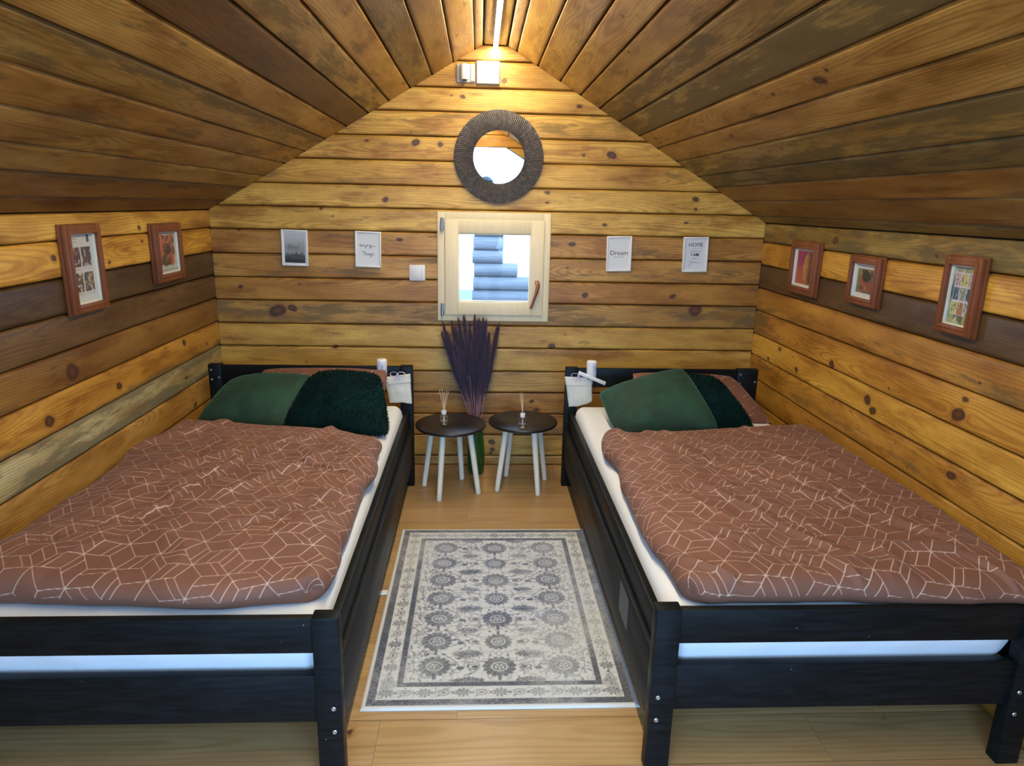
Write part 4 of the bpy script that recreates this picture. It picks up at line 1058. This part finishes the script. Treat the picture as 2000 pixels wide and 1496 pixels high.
def stroke(name, lines, r, parent, y=-.0125, mat=INKM):
    bm = bmesh.new()
    for ln in lines:
        pts = np.array(ln, float); m = len(pts)
        P = []
        for i in range(m-1):
            p0, p1, p2, p3 = pts[max(i-1, 0)], pts[i], pts[i+1], pts[min(i+2, m-1)]
            for t in np.linspace(0, 1, 6, endpoint=False):
                P.append(.5*((2*p1)+(-p0+p2)*t+(2*p0-5*p1+4*p2-p3)*t*t+(-p0+3*p1-3*p2+p3)*t**3))
        P.append(pts[-1]); add_tube(bm, [(a, y, b) for a, b in P], r, 5)
    return bm_obj(name, bm, mat, parent)
CARDW = plain('white_picture_moulding', (.82, .82, .80), .45)
PAPER = plain('bright_white_paper', (.74, .77, .80), .55)
def white_frame(label, cx, cz, rot, lean=0):
    root = thing('picture_frame', label, 'picture', (cx, -.001, cz), (0, rot, 0), 'small white pictures on the back wall')
    w_, h_ = .138, .190
    loc_bm = frame_bm(-w_/2, w_/2, -h_/2, h_/2, .009, -.018, 0, .002); bm_obj('moulding', loc_bm, CARDW, root)
    box('paper', -w_/2+.008, w_/2-.008, -.012, -.003, -h_/2+.008, h_/2-.008, PAPER, root, 0)
    return root
def sst(x, a, b): t = np.clip((x-a)/(b-a), 0, 1); return t*t*(3-2*t)
def forest(U, V):
    C = np.ones(U.shape+(3,))*np.array((.50, .54, .58))*(.75+.3*V)[..., None]
    m = sst(V, .5, .9)[..., None]; C = C*(.7+.3*m)
    def trees(C, base, amp, shade, seed, dens):
        R = np.random.default_rng(seed); hgt = base+amp*vnoise(U, 0*U, 3, seed)
        for k in range(dens):
            x = R.random(); hh = base+amp*vnoise(np.array([x]), np.array([0.]), 3, seed)[0]+R.uniform(.03, .13); wd = R.uniform(.018, .035)
            hgt = np.maximum(hgt, hh-np.abs(U-x)/wd*.10)
        mk = sst(hgt-V, 0, .01)[..., None]; fog = sst(V, base-.25, base+.05)[..., None]
        return C*(1-mk)+mk*(np.array(shade)*(1-fog*.0)+0*fog)
    f1 = trees(C, .60, .06, (.16, .18, .18), 3, 16)
    up = sst(np.abs(U-.42), .36, .22)[..., None]; fogb = sst(V, .34, .60)[..., None]
    C = C*(1-up)+(f1*fogb+np.array((.30, .33, .33))*(1-fogb))*up
    C2 = trees(C, .30, .07, (.075, .085, .08), 9, 22); C = C2
    C2 = trees(C, .12, .05, (.03, .034, .032), 12, 18)
    return C2
p1 = white_frame('small white-edged picture of misty fir trees, leftmost on the back wall', -1.060, 1.244, math.radians(1))
paint_panel('misty_forest_print', .108, .158, forest, p1, -.0128)
p2 = white_frame('small white picture reading enjoy Things in handwriting, left of the light switch', -.670, 1.243, math.radians(1.2))
s = .0105
stroke('handwriting', [
    [(-.045, .018), (-.036, .020), (-.038, .026), (-.044, .023), (-.041, .016), (-.032, .017)],
    [(-.030, .024), (-.029, .016), (-.025, .024), (-.022, .017), (-.018, .019)],
    [(-.012, .024), (-.012, .010), (-.016, .006), (-.014, .012), (-.008, .018)],
    [(-.003, .023), (-.007, .019), (-.003, .016), (.001, .020), (-.002, .024), (.005, .019)],
    [(.007, .024), (.010, .017), (.016, .024), (.014, .010), (.008, .006), (.012, .013), (.024, .018), (.042, .017)],
    [(-.034, -.010), (-.024, -.013), (-.012, -.012)], [(-.023, -.012), (-.024, -.032)],
    [(-.015, -.016), (-.016, -.030)], [(-.016, -.024), (-.011, -.020), (-.010, -.030), (-.006, -.029)],
    [(-.004, -.021), (-.004, -.029)], [(.0, -.021), (-.001, -.030), (.004, -.021), (.005, -.030), (.009, -.027)],
    [(.017, -.021), (.011, -.023), (.013, -.029), (.017, -.022), (.017, -.038), (.011, -.041), (.013, -.034), (.022, -.028)],
    [(.031, -.020), (.025, -.022), (.031, -.027), (.026, -.032)]], .0009, p2)
p3 = white_frame('small white picture reading Dream, right of the window', .695, 1.243, math.radians(-1.2))
lettering('lettering', 'Dream', .034, 0, .004, p3, sx=1.05)
lettering('lettering', 'and let go', .011, 0, -.017, p3, INKG, spacing=1.2)
p4 = white_frame('small white picture reading HOME I AM with you, rightmost on the back wall', 1.120, 1.246, math.radians(-1.2))
lettering('lettering', 'HOME', .030, 0, .052, p4, sx=.95)
lettering('lettering', 'WHEREVER', .0085, 0, .017, p4, spacing=1.5)
lettering('lettering', 'I AM', .022, -.002, -.001, p4, thick=.0006)
lettering('lettering', 'WITH', .009, -.002, -.022, p4, spacing=1.2)
stroke('ornament', [[(-.038, .031), (-.006, .031), (0, .0335), (.006, .031), (.038, .031)], [(-.003, .028), (0, .024), (.003, .028)]], .0005, p4, mat=INKG)
stroke('handwriting', [[(-.032, -.034), (-.027, -.042), (-.020, -.034), (-.022, -.058), (-.030, -.068), (-.034, -.058), (-.018, -.044)], [(-.012, -.038), (-.015, -.044), (-.009, -.045), (-.009, -.039), (-.004, -.042)],
    [(-.002, -.038), (0, -.045), (.006, -.038), (.008, -.045), (.030, -.043)]], .0006, p4, mat=INKG)

MAHO = solid_wood('reddish_brown_moulding', (.19, .056, .018), .38, 'Z', contrast=.25, scale=18)
MATC = plain('cream_bevelled_edge', (.75, .76, .66), .6)
GLARE = glass_thin('picture_glass')
def blobs(seed, n, cols, bg):
    R = np.random.default_rng(seed)
    def fn(U, V):
        C = np.ones(U.shape+(3,))*np.array(bg)
        for k in range(n):
            c = np.array(cols[R.integers(len(cols))]); x, y = R.random(2); a, b = R.uniform(.05, .18, 2); an = R.uniform(0, PI)
            u = (U-x)*math.cos(an)+(V-y)*math.sin(an); v = -(U-x)*math.sin(an)+(V-y)*math.cos(an)
            m = sst(1-np.sqrt((u/a)**2+(v/b)**2), 0, .3)[..., None]*.85; C = C*(1-m)+c*m
        return C
    return fn
def sub(C, U, V, x0, x1, y0, y1, fn):
    m = (U > x0) & (U < x1) & (V > y0) & (V < y1)
    u = np.clip((U-x0)/(x1-x0), 0, 1); v = np.clip((V-y0)/(y1-y0), 0, 1); S = fn(u, v); C[m] = S[m]; return C
def art_stage(U, V):      # sheet with four small stage photographs
    C = np.ones(U.shape+(3,))*np.array((.55, .58, .57))
    C[(U > .76) & (U < .86) & (V > .88)] = (.08, .08, .12)
    for a, b in ((.07, .935), (.07, .895)):
        C[(U > a) & (U < a+.3) & (np.abs(V-b) < .006)] = (.3, .32, .4)
    pal = [[(.10, .06, .06), (.30, .18, .16), (.55, .50, .48), (.14, .04, .09)], [(.05, .04, .04), (.18, .08, .07), (.10, .08, .10), (.4, .38, .38)], [(.08, .06, .05), (.28, .17, .10), (.6, .58, .55), (.2, .1, .07)], [(.10, .11, .16), (.42, .26, .05), (.25, .20, .10), (.5, .45, .3)]]
    for k, (x, y) in enumerate(((.08, .53), (.50, .53), (.08, .16), (.50, .16))): C = sub(C, U, V, x, x+.37, y, y+.285, blobs(20+k, 34, pal[k], (.07, .06, .07)))
    for x in (.08, .50):
        for y in (.505, .485, .135, .115): 
            m = (U > x) & (U < x+.36) & (np.abs(V-y) < .005) & (np.sin(U*160) > -.5); C[m] = (.18, .19, .2)
    return C
def art_red(U, V):
    C = np.ones(U.shape+(3,))*np.array((.47, .51, .47))
    inner = blobs(61, 60, [(.45, .09, .05), (.55, .16, .10), (.06, .07, .05), (.12, .08, .05), (.5, .2, .12), (.04, .05, .04)], (.30, .10, .06))(U, V)
    d = np.maximum(np.abs(U-.5)/.42, np.abs(V-.55)/.40)+.10*vnoise(U, V, 9, 4); m = sst(d, 1.0, .88)[..., None]
    low = sst(V, .55, .25)[..., None]*sst(np.abs(U-.45), .38, .15)[..., None]; inner = inner*(1-low*.75)+np.array((.04, .05, .035))*low*.75
    C = C*(1-m)+inner*m; C[np.abs(V-.06) < .006] = (.15, .2, .14); return C
def art_face(U, V):
    C = np.ones(U.shape+(3,))*np.array((.58, .60, .56))
    l = sst(V, .2, .8)[..., None]; bg = np.array((.42, .10, .05))*(1-l)+np.array((.30, .03, .11))*l
    r = sst(U, .62, .82)[..., None]; bg = bg*(1-r)+np.array((.03, .07, .13))*r; r2 = sst(U, .86, .94)[..., None]; bg = bg*(1-r2)+np.array((.20, .19, .33))*r2
    hd = np.sqrt(((U-.66)/.27)**2+((V-.50)/.46)**2); m = sst(hd, 1, .9)[..., None]
    sk = np.array((.13, .055, .025))*(1-sst(U, .75, .5)[..., None])+np.array((.50, .25, .10))*sst(U, .75, .5)[..., None]
    tex = (.65+.6*np.abs(vnoise(U, V, 16, 5)))[..., None]; bg = bg*(1-m)+sk*tex*m
    k = ((np.abs(U-.5) < .44) & (np.abs(V-.5) < .45)); C[k] = bg[k]
    cut = (U-.70 > (V+.02)*.9) & (V < .32) & k; C[cut] = (.55, .62, .60); return C
def art_group(U, V):
    C = np.ones(U.shape+(3,))*np.array((.56, .58, .60))
    inner = blobs(91, 46, [(.25, .06, .04), (.06, .08, .05), (.12, .14, .05), (.40, .22, .08), (.05, .04, .04), (.35, .15, .13)], (.10, .11, .07))(U, V)
    l = sst(U, .30, .12)[..., None]; inner = inner*(1-l)+np.array((.12, .20, .08))*l
    hd = sst(np.sqrt(((U-.38)/.17)**2+((V-.52)/.24)**2), 1, .85)[..., None]; inner = inner*(1-hd)+np.array((.30, .08, .04))*hd
    hair = sst(np.sqrt(((U-.50)/.20)**2+((V-.64)/.20)**2), 1, .8)[..., None]; inner = inner*(1-hair)+np.array((.035, .035, .03))*hair
    k = (U > .10) & (U < .97) & (V > .12) & (V < .86); C[k] = inner[k]; return C
def art_stamps(U, V):
    C = blobs(33, 60, [(.30, .33, .12), (.06, .08, .08), (.45, .48, .35), (.2, .2, .25)], (.25, .28, .22))(U, V)
    pal = [[(.45, .30, .38), (.12, .06, .05), (.5, .5, .45)], [(.50, .50, .15), (.22, .09, .04), (.4, .4, .2)], [(.35, .28, .38), (.45, .5, .4)], [(.05, .10, .18), (.2, .26, .33), (.02, .04, .08)], [(.20, .24, .18), (.5, .52, .5)], [(.04, .09, .15), (.3, .36, .4)], [(.48, .50, .18), (.15, .16, .05)], [(.40, .16, .05), (.5, .42, .2), (.2, .07, .03)], [(.40, .52, .52), (.06, .08, .12)]]
    for r_ in range(3):
        for c_ in range(3):
            x = .12+.265*c_; y = .66-.245*r_; m = (U > x-.02) & (U < x+.262) & (V > y-.012) & (V < y+.235); C[m] = (.55, .57, .66)
            C = sub(C, U, V, x, x+.235, y, y+.215, blobs(50+r_*3+c_, 22, pal[r_*3+c_], pal[r_*3+c_][0]))
    return C
def brown_frame(label, side, y0, y1, z0, z1, bw, art, name, gw=.0):
    """hangs on a side wall; faces into the room"""
    sg = -1 if side == 'L' else 1
    cy, cz = (y0+y1)/2, (z0+z1)/2; w_, h_ = abs(y1-y0), z1-z0
    root = thing('picture_frame', label, 'picture', (sg*1.4985, cy, cz), (0, 0, PI/2 if side == 'L' else -PI/2), 'brown framed pictures on the side walls')
    # stepped moulding
    bm = frame_bm(-w_/2, w_/2, -h_/2, h_/2, bw, -.026, -.010, .003)
    merge(bm, frame_bm(-w_/2-.004, w_/2+.004, -h_/2-.004, h_/2+.004, bw*.5, -.011, 0, .001))
    merge(bm, frame_bm(-w_/2+bw*.55, w_/2-bw*.55, -h_/2+bw*.55, h_/2-bw*.55, bw*.44, -.030, -.020, .002))
    bm_obj('moulding', bm, MAHO, root)
    bm_obj('mount', frame_bm(-w_/2+bw-.001, w_/2-bw+.001, -h_/2+bw-.001, h_/2-bw+.001, .006, -.017, -.006, .001), MATC, root)
    paint_panel(name, w_-2*bw-.006, h_-2*bw-.006, art, root, -.008)
    box('picture_glass', -w_/2+bw, w_/2-bw, -.0195, -.0185, -h_/2+bw, h_/2-bw, GLARE, root, 0)
    return root
brown_frame('tall brown framed sheet of four small stage photographs on the left wall', 'L', -1.370, -1.140, 1.086, 1.392, .030, art_stage, 'stage_photo_print')
brown_frame('smaller brown framed red portrait print on the left wall nearer the corner', 'L', -.712, -.430, 1.124, 1.377, .034, art_red, 'red_portrait_print')
brown_frame('brown framed portrait of a face with crimson background on the right wall nearest the corner', 'R', -.688, -.412, 1.103, 1.350, .034, art_face, 'crimson_portrait_print')
brown_frame('smallest brown framed picture, in the middle of three on the right wall', 'R', -1.198, -.975, 1.126, 1.319, .028, art_group, 'green_portrait_print')
brown_frame('tall brown framed sheet of nine small stamp portraits on the right wall', 'R', -1.745, -1.570, 1.112, 1.360, .027, art_stamps, 'stamp_sheet_print')

# ------------------------------------------------------------------ things hanging on the headboards
CLOTH = plain('cream_linen', (.74, .71, .60), .9, bump=.4, bscale=260)
LILAC = plain('lilac_satin_ribbon', (.62, .50, .72), .4)
LAV = plain('lavender_print', (.35, .34, .50), .5)
def pouch(label, cs, bow, seed):
    """cs: tl, tr, br, bl in x,z at the headboard face"""
    P0 = Vector((sum(c[0] for c in cs)/4, -.317, cs[0][1])); root = thing('fabric_pouch', label, 'pouch', tuple(P0), group='cream pouches on the headboards')
    n, m = 26, 30; tl, tr, br, bl = [np.array(c, float) for c in cs]
    S, T = np.meshgrid(np.linspace(0, 1, n), np.linspace(0, 1, m), indexing='ij')
    XZ = tl*((1-S)*(1-T))[..., None]+tr*(S*(1-T))[..., None]+br*(S*T)[..., None]+bl*((1-S)*T)[..., None]
    XZ[..., 1] += -.004*np.sin(S*5+seed)*T+ .001*np.sin(S*14)*T
    dep = .020*np.sqrt(np.clip(np.sin(PI*S), 0, 1))*(.35+.65*np.sin(PI*np.clip(T*.85+.1, 0, 1)))+.003*vnoise(S, T, 5, seed)
    F_ = np.stack([XZ[..., 0]-P0.x, -dep-.002, XZ[..., 1]-P0.z], -1); B_ = np.stack([XZ[..., 0]-P0.x, 0*dep, XZ[..., 1]-P0.z], -1)
    V = np.concatenate([F_.reshape(-1, 3), B_.reshape(-1, 3)]); nn = n*m
    ring = np.array([i*m for i in range(n)]+[(n-1)*m+j for j in range(1, m)]+[i*m+m-1 for i in range(n-2, -1, -1)]+[j for j in range(m-2, 0, -1)])
    FS = np.stack([ring, ring+nn, np.roll(ring, -1)+nn, np.roll(ring, -1)], 1)
    me = mesh_np('bag', V, np.concatenate([grid_faces(n, m), grid_faces(n, m, nn), FS]), True)
    bm = bmesh.new(); bm.from_mesh(me); bmesh.ops.recalc_face_normals(bm, faces=bm.faces); bm.to_mesh(me); bm.free(); link('bag', me, root, CLOTH)
    # folded-over top band
    k = 9; T2 = T[:, :k]; V1 = F_[:, :k].copy(); V1[..., 1] -= .005; V1[..., 0] *= 1.04; V0 = F_[:, :k].copy(); V0[..., 1] += .002
    V = np.concatenate([V1.reshape(-1, 3), V0.reshape(-1, 3)]); nn = n*k
    ring = np.array([i*k for i in range(n)]+[(n-1)*k+j for j in range(1, k)]+[i*k+k-1 for i in range(n-2, -1, -1)]+[j for j in range(k-2, 0, -1)])
    FS = np.stack([ring, ring+nn, np.roll(ring, -1)+nn, np.roll(ring, -1)], 1)
    me = mesh_np('flap', V, np.concatenate([grid_faces(n, k), grid_faces(n, k, nn), FS]), True)
    bm = bmesh.new(); bm.from_mesh(me); bmesh.ops.recalc_face_normals(bm, faces=bm.faces); bm.to_mesh(me); bm.free(); link('flap', me, root, CLOTH)
    # ribbon bow
    bx, bz = bow[0]-P0.x, bow[1]-P0.z
    bm = bmesh.new()
    def rib(pts, w_=.006):
        pts = [Vector(p) for p in pts]; prev = None
        for i, p in enumerate(pts):
            t = (pts[min(i+1, len(pts)-1)]-pts[max(i-1, 0)]).normalized(); s = t.cross(Vector((0, -.6, .8)))
            s = (s.normalized() if s.length > .01 else Vector((0, 1, 0)))*w_/2; s = s*.6+Vector((0, -w_*.3, 0)); nrm = t.cross(s).normalized()*.0005
            cur = [bm.verts.new(p+s+nrm), bm.verts.new(p-s+nrm), bm.verts.new(p-s-nrm), bm.verts.new(p+s-nrm)]
            if prev:
                for a in range(4): bm.faces.new((prev[a], prev[(a+1) % 4], cur[(a+1) % 4], cur[a]))
            else: bm.faces.new(cur)
            prev = cur
        bm.faces.new(prev)
    y = -.030
    for sg in (-1, 1):
        rib([(bx+sg*(.002+.034*math.sin(a/2)**1.0*abs(math.cos(a/2-.0))*2*.9), y-.004*math.sin(a), bz+.016*math.sin(a)*1.0+.004*sg) for a in np.linspace(0, PI*1.0, 2)]) if False else None
        L = [];
        for a in np.linspace(0, 2*PI, 26):
            rr = .019; L.append((bx+sg*(rr-rr*math.cos(a)), y-.003, bz+.006+.012*math.sin(a)))
        rib(L)
        rib([(bx, y-.004, bz), (bx+sg*.008, y-.006, bz-.012), (bx+sg*.012, y-.004, bz-.028)])
    add_box(bm, bx-.006, bx+.006, y-.009, y+.003, bz-.003, bz+.009, .002)
    bm_obj('ribbon_bow', bm, LILAC, root)
    return root
pouch('cream fabric pouch with a lilac ribbon hanging on the left headboard', [(-.562, .610), (-.426, .630), (-.418, .470), (-.535, .475)], (-.487, .628), 2)
pouch('cream fabric pouch with a lilac ribbon hanging on the right headboard', [(.385, .622), (.528, .618), (.536, .487), (.412, .452)], (.452, .630), 5)
def canister(label, x, z0, rot):
    root = thing('cylindrical_canister', label, 'canister', (x, -.3415, z0), (0, 0, rot), 'white printed canisters on the headboards')
    lathe('canister_body', [(0, 0), (.0235, 0), (.0255, .003), (.0268, .082), (.0255, .090), (.021, .094), (0, .095)], WHITE, root, 36)
    bm = bmesh.new()
    for a0, lean, h0 in ((-1.75, .35, .02), (-1.45, .10, .015), (-1.2, -.2, .02), (-2.0, .2, .03)):
        pts = [(.0272*math.cos(a0+lean*t*.8), .0272*math.sin(a0+lean*t*.8), h0+.055*t) for t in np.linspace(0, 1, 8)]
        add_tube(bm, pts, [.0006]*4+[.0016, .0019, .0016, .0006], 6)
    bm_obj('lavender_sprig', bm, LAV, root)
    lathe('dark_base_ring', [(.0, -.003), (.0235, -.003), (.0235, 0.0), (.0, .0)], plain('dark_ring', (.05, .05, .05), .5), root, 30)
    return root
canister('white cylindrical canister printed with lavender in front of the left headboard', -.567, .618, 0)
canister('white cylindrical canister printed with lavender in front of the right headboard', .520, .620, .5)
def holder(label, a, b, r=.0115):
    a, b = Vector(a), Vector(b); root = thing('white_tube', label, 'tube', tuple((a+b)/2), group='white tubes at the headboards')
    m = (a+b)/2; d = (b-a).normalized(); L = (b-a).length
    q = d.to_track_quat('Z', 'Y').to_matrix().to_4x4()
    lathe('tube_body', [(r-.002, -L/2+.004), (r-.002, -L/2), (r, -L/2), (r, L/2-.001), (r-.001, L/2), (r-.003, L/2), (r-.003, L/2-.006), (0, L/2-.006)], WHITE, root, 24, q, cap=False)
    return root
holder('short white round tube under the canister on the left headboard', (-.598, -.3305, .603), (-.540, -.345, .600))
holder('slanted white round tube crossing the pouch on the right headboard', (.450, -.352, .652), (.590, -.375, .600), .0105)

# ------------------------------------------------------------------ outside
GROUND = plain('grey_gravel', (.16, .155, .15), .9, bump=.5, bscale=30)
gm = bmesh.new(); add_box(gm, -14, 14, .6, 16, -1.0, -.9); add_box(gm, -14, 14, -18, -5.4, -.9, -.3)
tag(bm_obj('ground', gm, GROUND, None, False), kind='structure')
LOGM = solid_wood('weathered_logs', (.17, .135, .125), .8, 'X', contrast=.3, scale=10)
ROOFM = plain('pale_roof_sheet', (.8, .82, .85), .5)
cb = thing('log_cabin', 'neighbouring log cabin corner seen through the small window', 'building', (0, 6.5, 0))
rows_ = [1.30, 1.13, .94, .742, .55, .352, .152, -.04, -.24, -.44, -.64, -.84]
for i, z in enumerate(rows_):
    x1 = .285 if i < 4 else (.50 if i == 4 else 1.9)
    x0 = -.17+.012*((i*5) % 3)
    bm = bmesh.new(); add_tube(bm, [(x0, 0, z-.0), (x0+.01, 0, z-.0), (x1-.01, 0, z), (x1, 0, z)], [.090, .101, .101, .090], 28); bm_obj('log', bm, LOGM, cb)


# ------------------------------------------------------------------ the photographer in the doorway, seen in the mirror
SKIN = plain('skin', (.48, .27, .19), .55, bump=.1, bscale=80)
HAIRM = plain('dark_hair', (.012, .012, .016), .6, bump=.6, bscale=120)
JACK = plain('navy_knit', (.02, .03, .06), .85, bump=.3, bscale=250)
JEANS = plain('dark_denim', (.03, .04, .07), .85, bump=.3, bscale=300)
def fused(name, parts, mat, parent, voxel):
    bm = bmesh.new()
    for p in parts:
        if p[0] == 't': add_tube(bm, p[1], p[2], 16)
        else:
            b2 = bmesh.new(); bmesh.ops.create_uvsphere(b2, u_segments=24, v_segments=16, radius=1)
            for v in b2.verts: v.co = Vector(p[1])+Vector((v.co.x*p[2][0], v.co.y*p[2][1], v.co.z*p[2][2]))
            merge(bm, b2)
    o = bm_obj(name, bm, mat, parent, True)
    m = o.modifiers.new('fuse', 'REMESH'); m.mode = 'VOXEL'; m.voxel_size = voxel; m.use_smooth_shade = True
    m2 = o.modifiers.new('soft', 'SMOOTH'); m2.iterations = 3
    return o
PX, PY = .0, -4.17
person = thing('person', 'person standing in the doorway holding up a phone, dark hair, seen in the mirror', 'person', (PX, PY, -.0))
S = lambda sg, x, y, z: (sg*x, y, z)
body = [('s', (0, .005, 1.655), (.076, .095, .112)), ('s', (0, .045, 1.600), (.052, .052, .055)), ('s', (0, .104, 1.640), (.012, .016, .022)), ('t', [(0, -.01, 1.44), (0, -.005, 1.50), (0, .0, 1.58)], [.062, .056, .056]),
        ('t', [(0, 0, .92), (0, 0, 1.05), (0, -.005, 1.22), (0, -.01, 1.38), (0, -.01, 1.46)], [.145, .125, .145, .150, .075]),
        ('s', (0, .089, 1.598), (.024, .010, .006)), ('s', (0, .089, 1.588), (.021, .010, .007))]
for sg in (-1, 1):
    body += [('s', S(sg, .078, .0, 1.645), (.009, .018, .030)), ('s', S(sg, .030, .083, 1.664), (.013, .010, .009))]
    body += [('t', [S(sg, .09, -.01, 1.40), S(sg, .18, -.01, 1.38), S(sg, .235, .02, 1.20), S(sg, .225, .05, 1.13), S(sg, .17, .15, 1.27), S(sg, .115, .265, 1.43)], [.060, .055, .045, .040, .036, .026])]
    body += [('t', [S(sg, .112, .268, 1.435), S(sg, .100, .300, 1.470), S(sg, .095, .318, 1.490)], [.026, .036, .030])]
    for k, (dz, L) in enumerate(((-.022, .050), (-.007, .058), (.009, .060), (.024, .050))):      # fingers curled behind the phone
        body += [('t', [S(sg, .095, .318, 1.475+dz), S(sg, .090, .338, 1.478+dz), S(sg, .070, .348, 1.480+dz), S(sg, .092-L, .345, 1.482+dz)], [.010, .0095, .0088, .0075])]
    body += [('t', [S(sg, .098, .295, 1.462), S(sg, .082, .306, 1.452), S(sg, .060, .318, 1.458)], [.012, .0105, .009])]
    body += [('t', [S(sg, .09, 0, .95), S(sg, .10, .01, .70), S(sg, .105, .015, .50), S(sg, .105, -.01, .28), S(sg, .105, -.02, .09)], [.092, .075, .056, .052, .038]), ('t', [S(sg, .105, -.045, .045), S(sg, .112, .06, .035), S(sg, .115, .15, .028)], [.034, .034, .024])]
fused('body', body, SKIN, person, .007)
jk = [('t', [(0, 0, .88), (0, 0, 1.05), (0, -.005, 1.22), (0, -.01, 1.38), (0, -.01, 1.475)], [.165, .145, .165, .168, .085])]
tr = [('t', [(0, 0, .90), (0, 0, 1.0)], [.160, .145])]; sh = []
for sg in (-1, 1):
    jk += [('t', [S(sg, .09, -.01, 1.40), S(sg, .18, -.01, 1.385), S(sg, .235, .02, 1.20), S(sg, .225, .05, 1.13), S(sg, .17, .15, 1.27), S(sg, .125, .245, 1.405)], [.072, .069, .058, .054, .048, .036])]
    tr += [('t', [S(sg, .09, 0, .95), S(sg, .10, .01, .70), S(sg, .105, .015, .50), S(sg, .105, -.01, .28), S(sg, .105, -.02, .08)], [.103, .088, .071, .066, .058])]
    b = fused('shoe', [('t', [S(sg, .105, -.06, .045), S(sg, .112, .06, .042), S(sg, .115, .165, .034)], [.043, .044, .033])], JACK, person, .008)
fused('jacket', jk, JACK, person, .010); fused('trousers', tr, JEANS, person, .010)
fused('hair', [('s', (0, -.016, 1.700), (.089, .100, .092)), ('s', (0, -.055, 1.640), (.080, .062, .095)), ('t', [(-.06, .055, 1.725), (0, .078, 1.735), (.06, .055, 1.725)], [.024, .026, .024])], HAIRM, person, .007)
ph = thing('phone', 'dark phone held up in both hands by the photographer', 'phone', (0, 0, 0))
ph.matrix_world = Matrix.Translation((PX, -3.842, 1.482))@Matrix.Rotation(math.radians(-14.5), 4, 'X')
box('phone_body', -.080, .080, -.009, -.001, -.037, .037, plain('phone_shell', (.02, .02, .025), .3), ph, .004)
box('screen', -.074, .074, -.0098, -.0088, -.034, .034, plain('phone_screen', (.01, .01, .012), .1), ph, .0003)
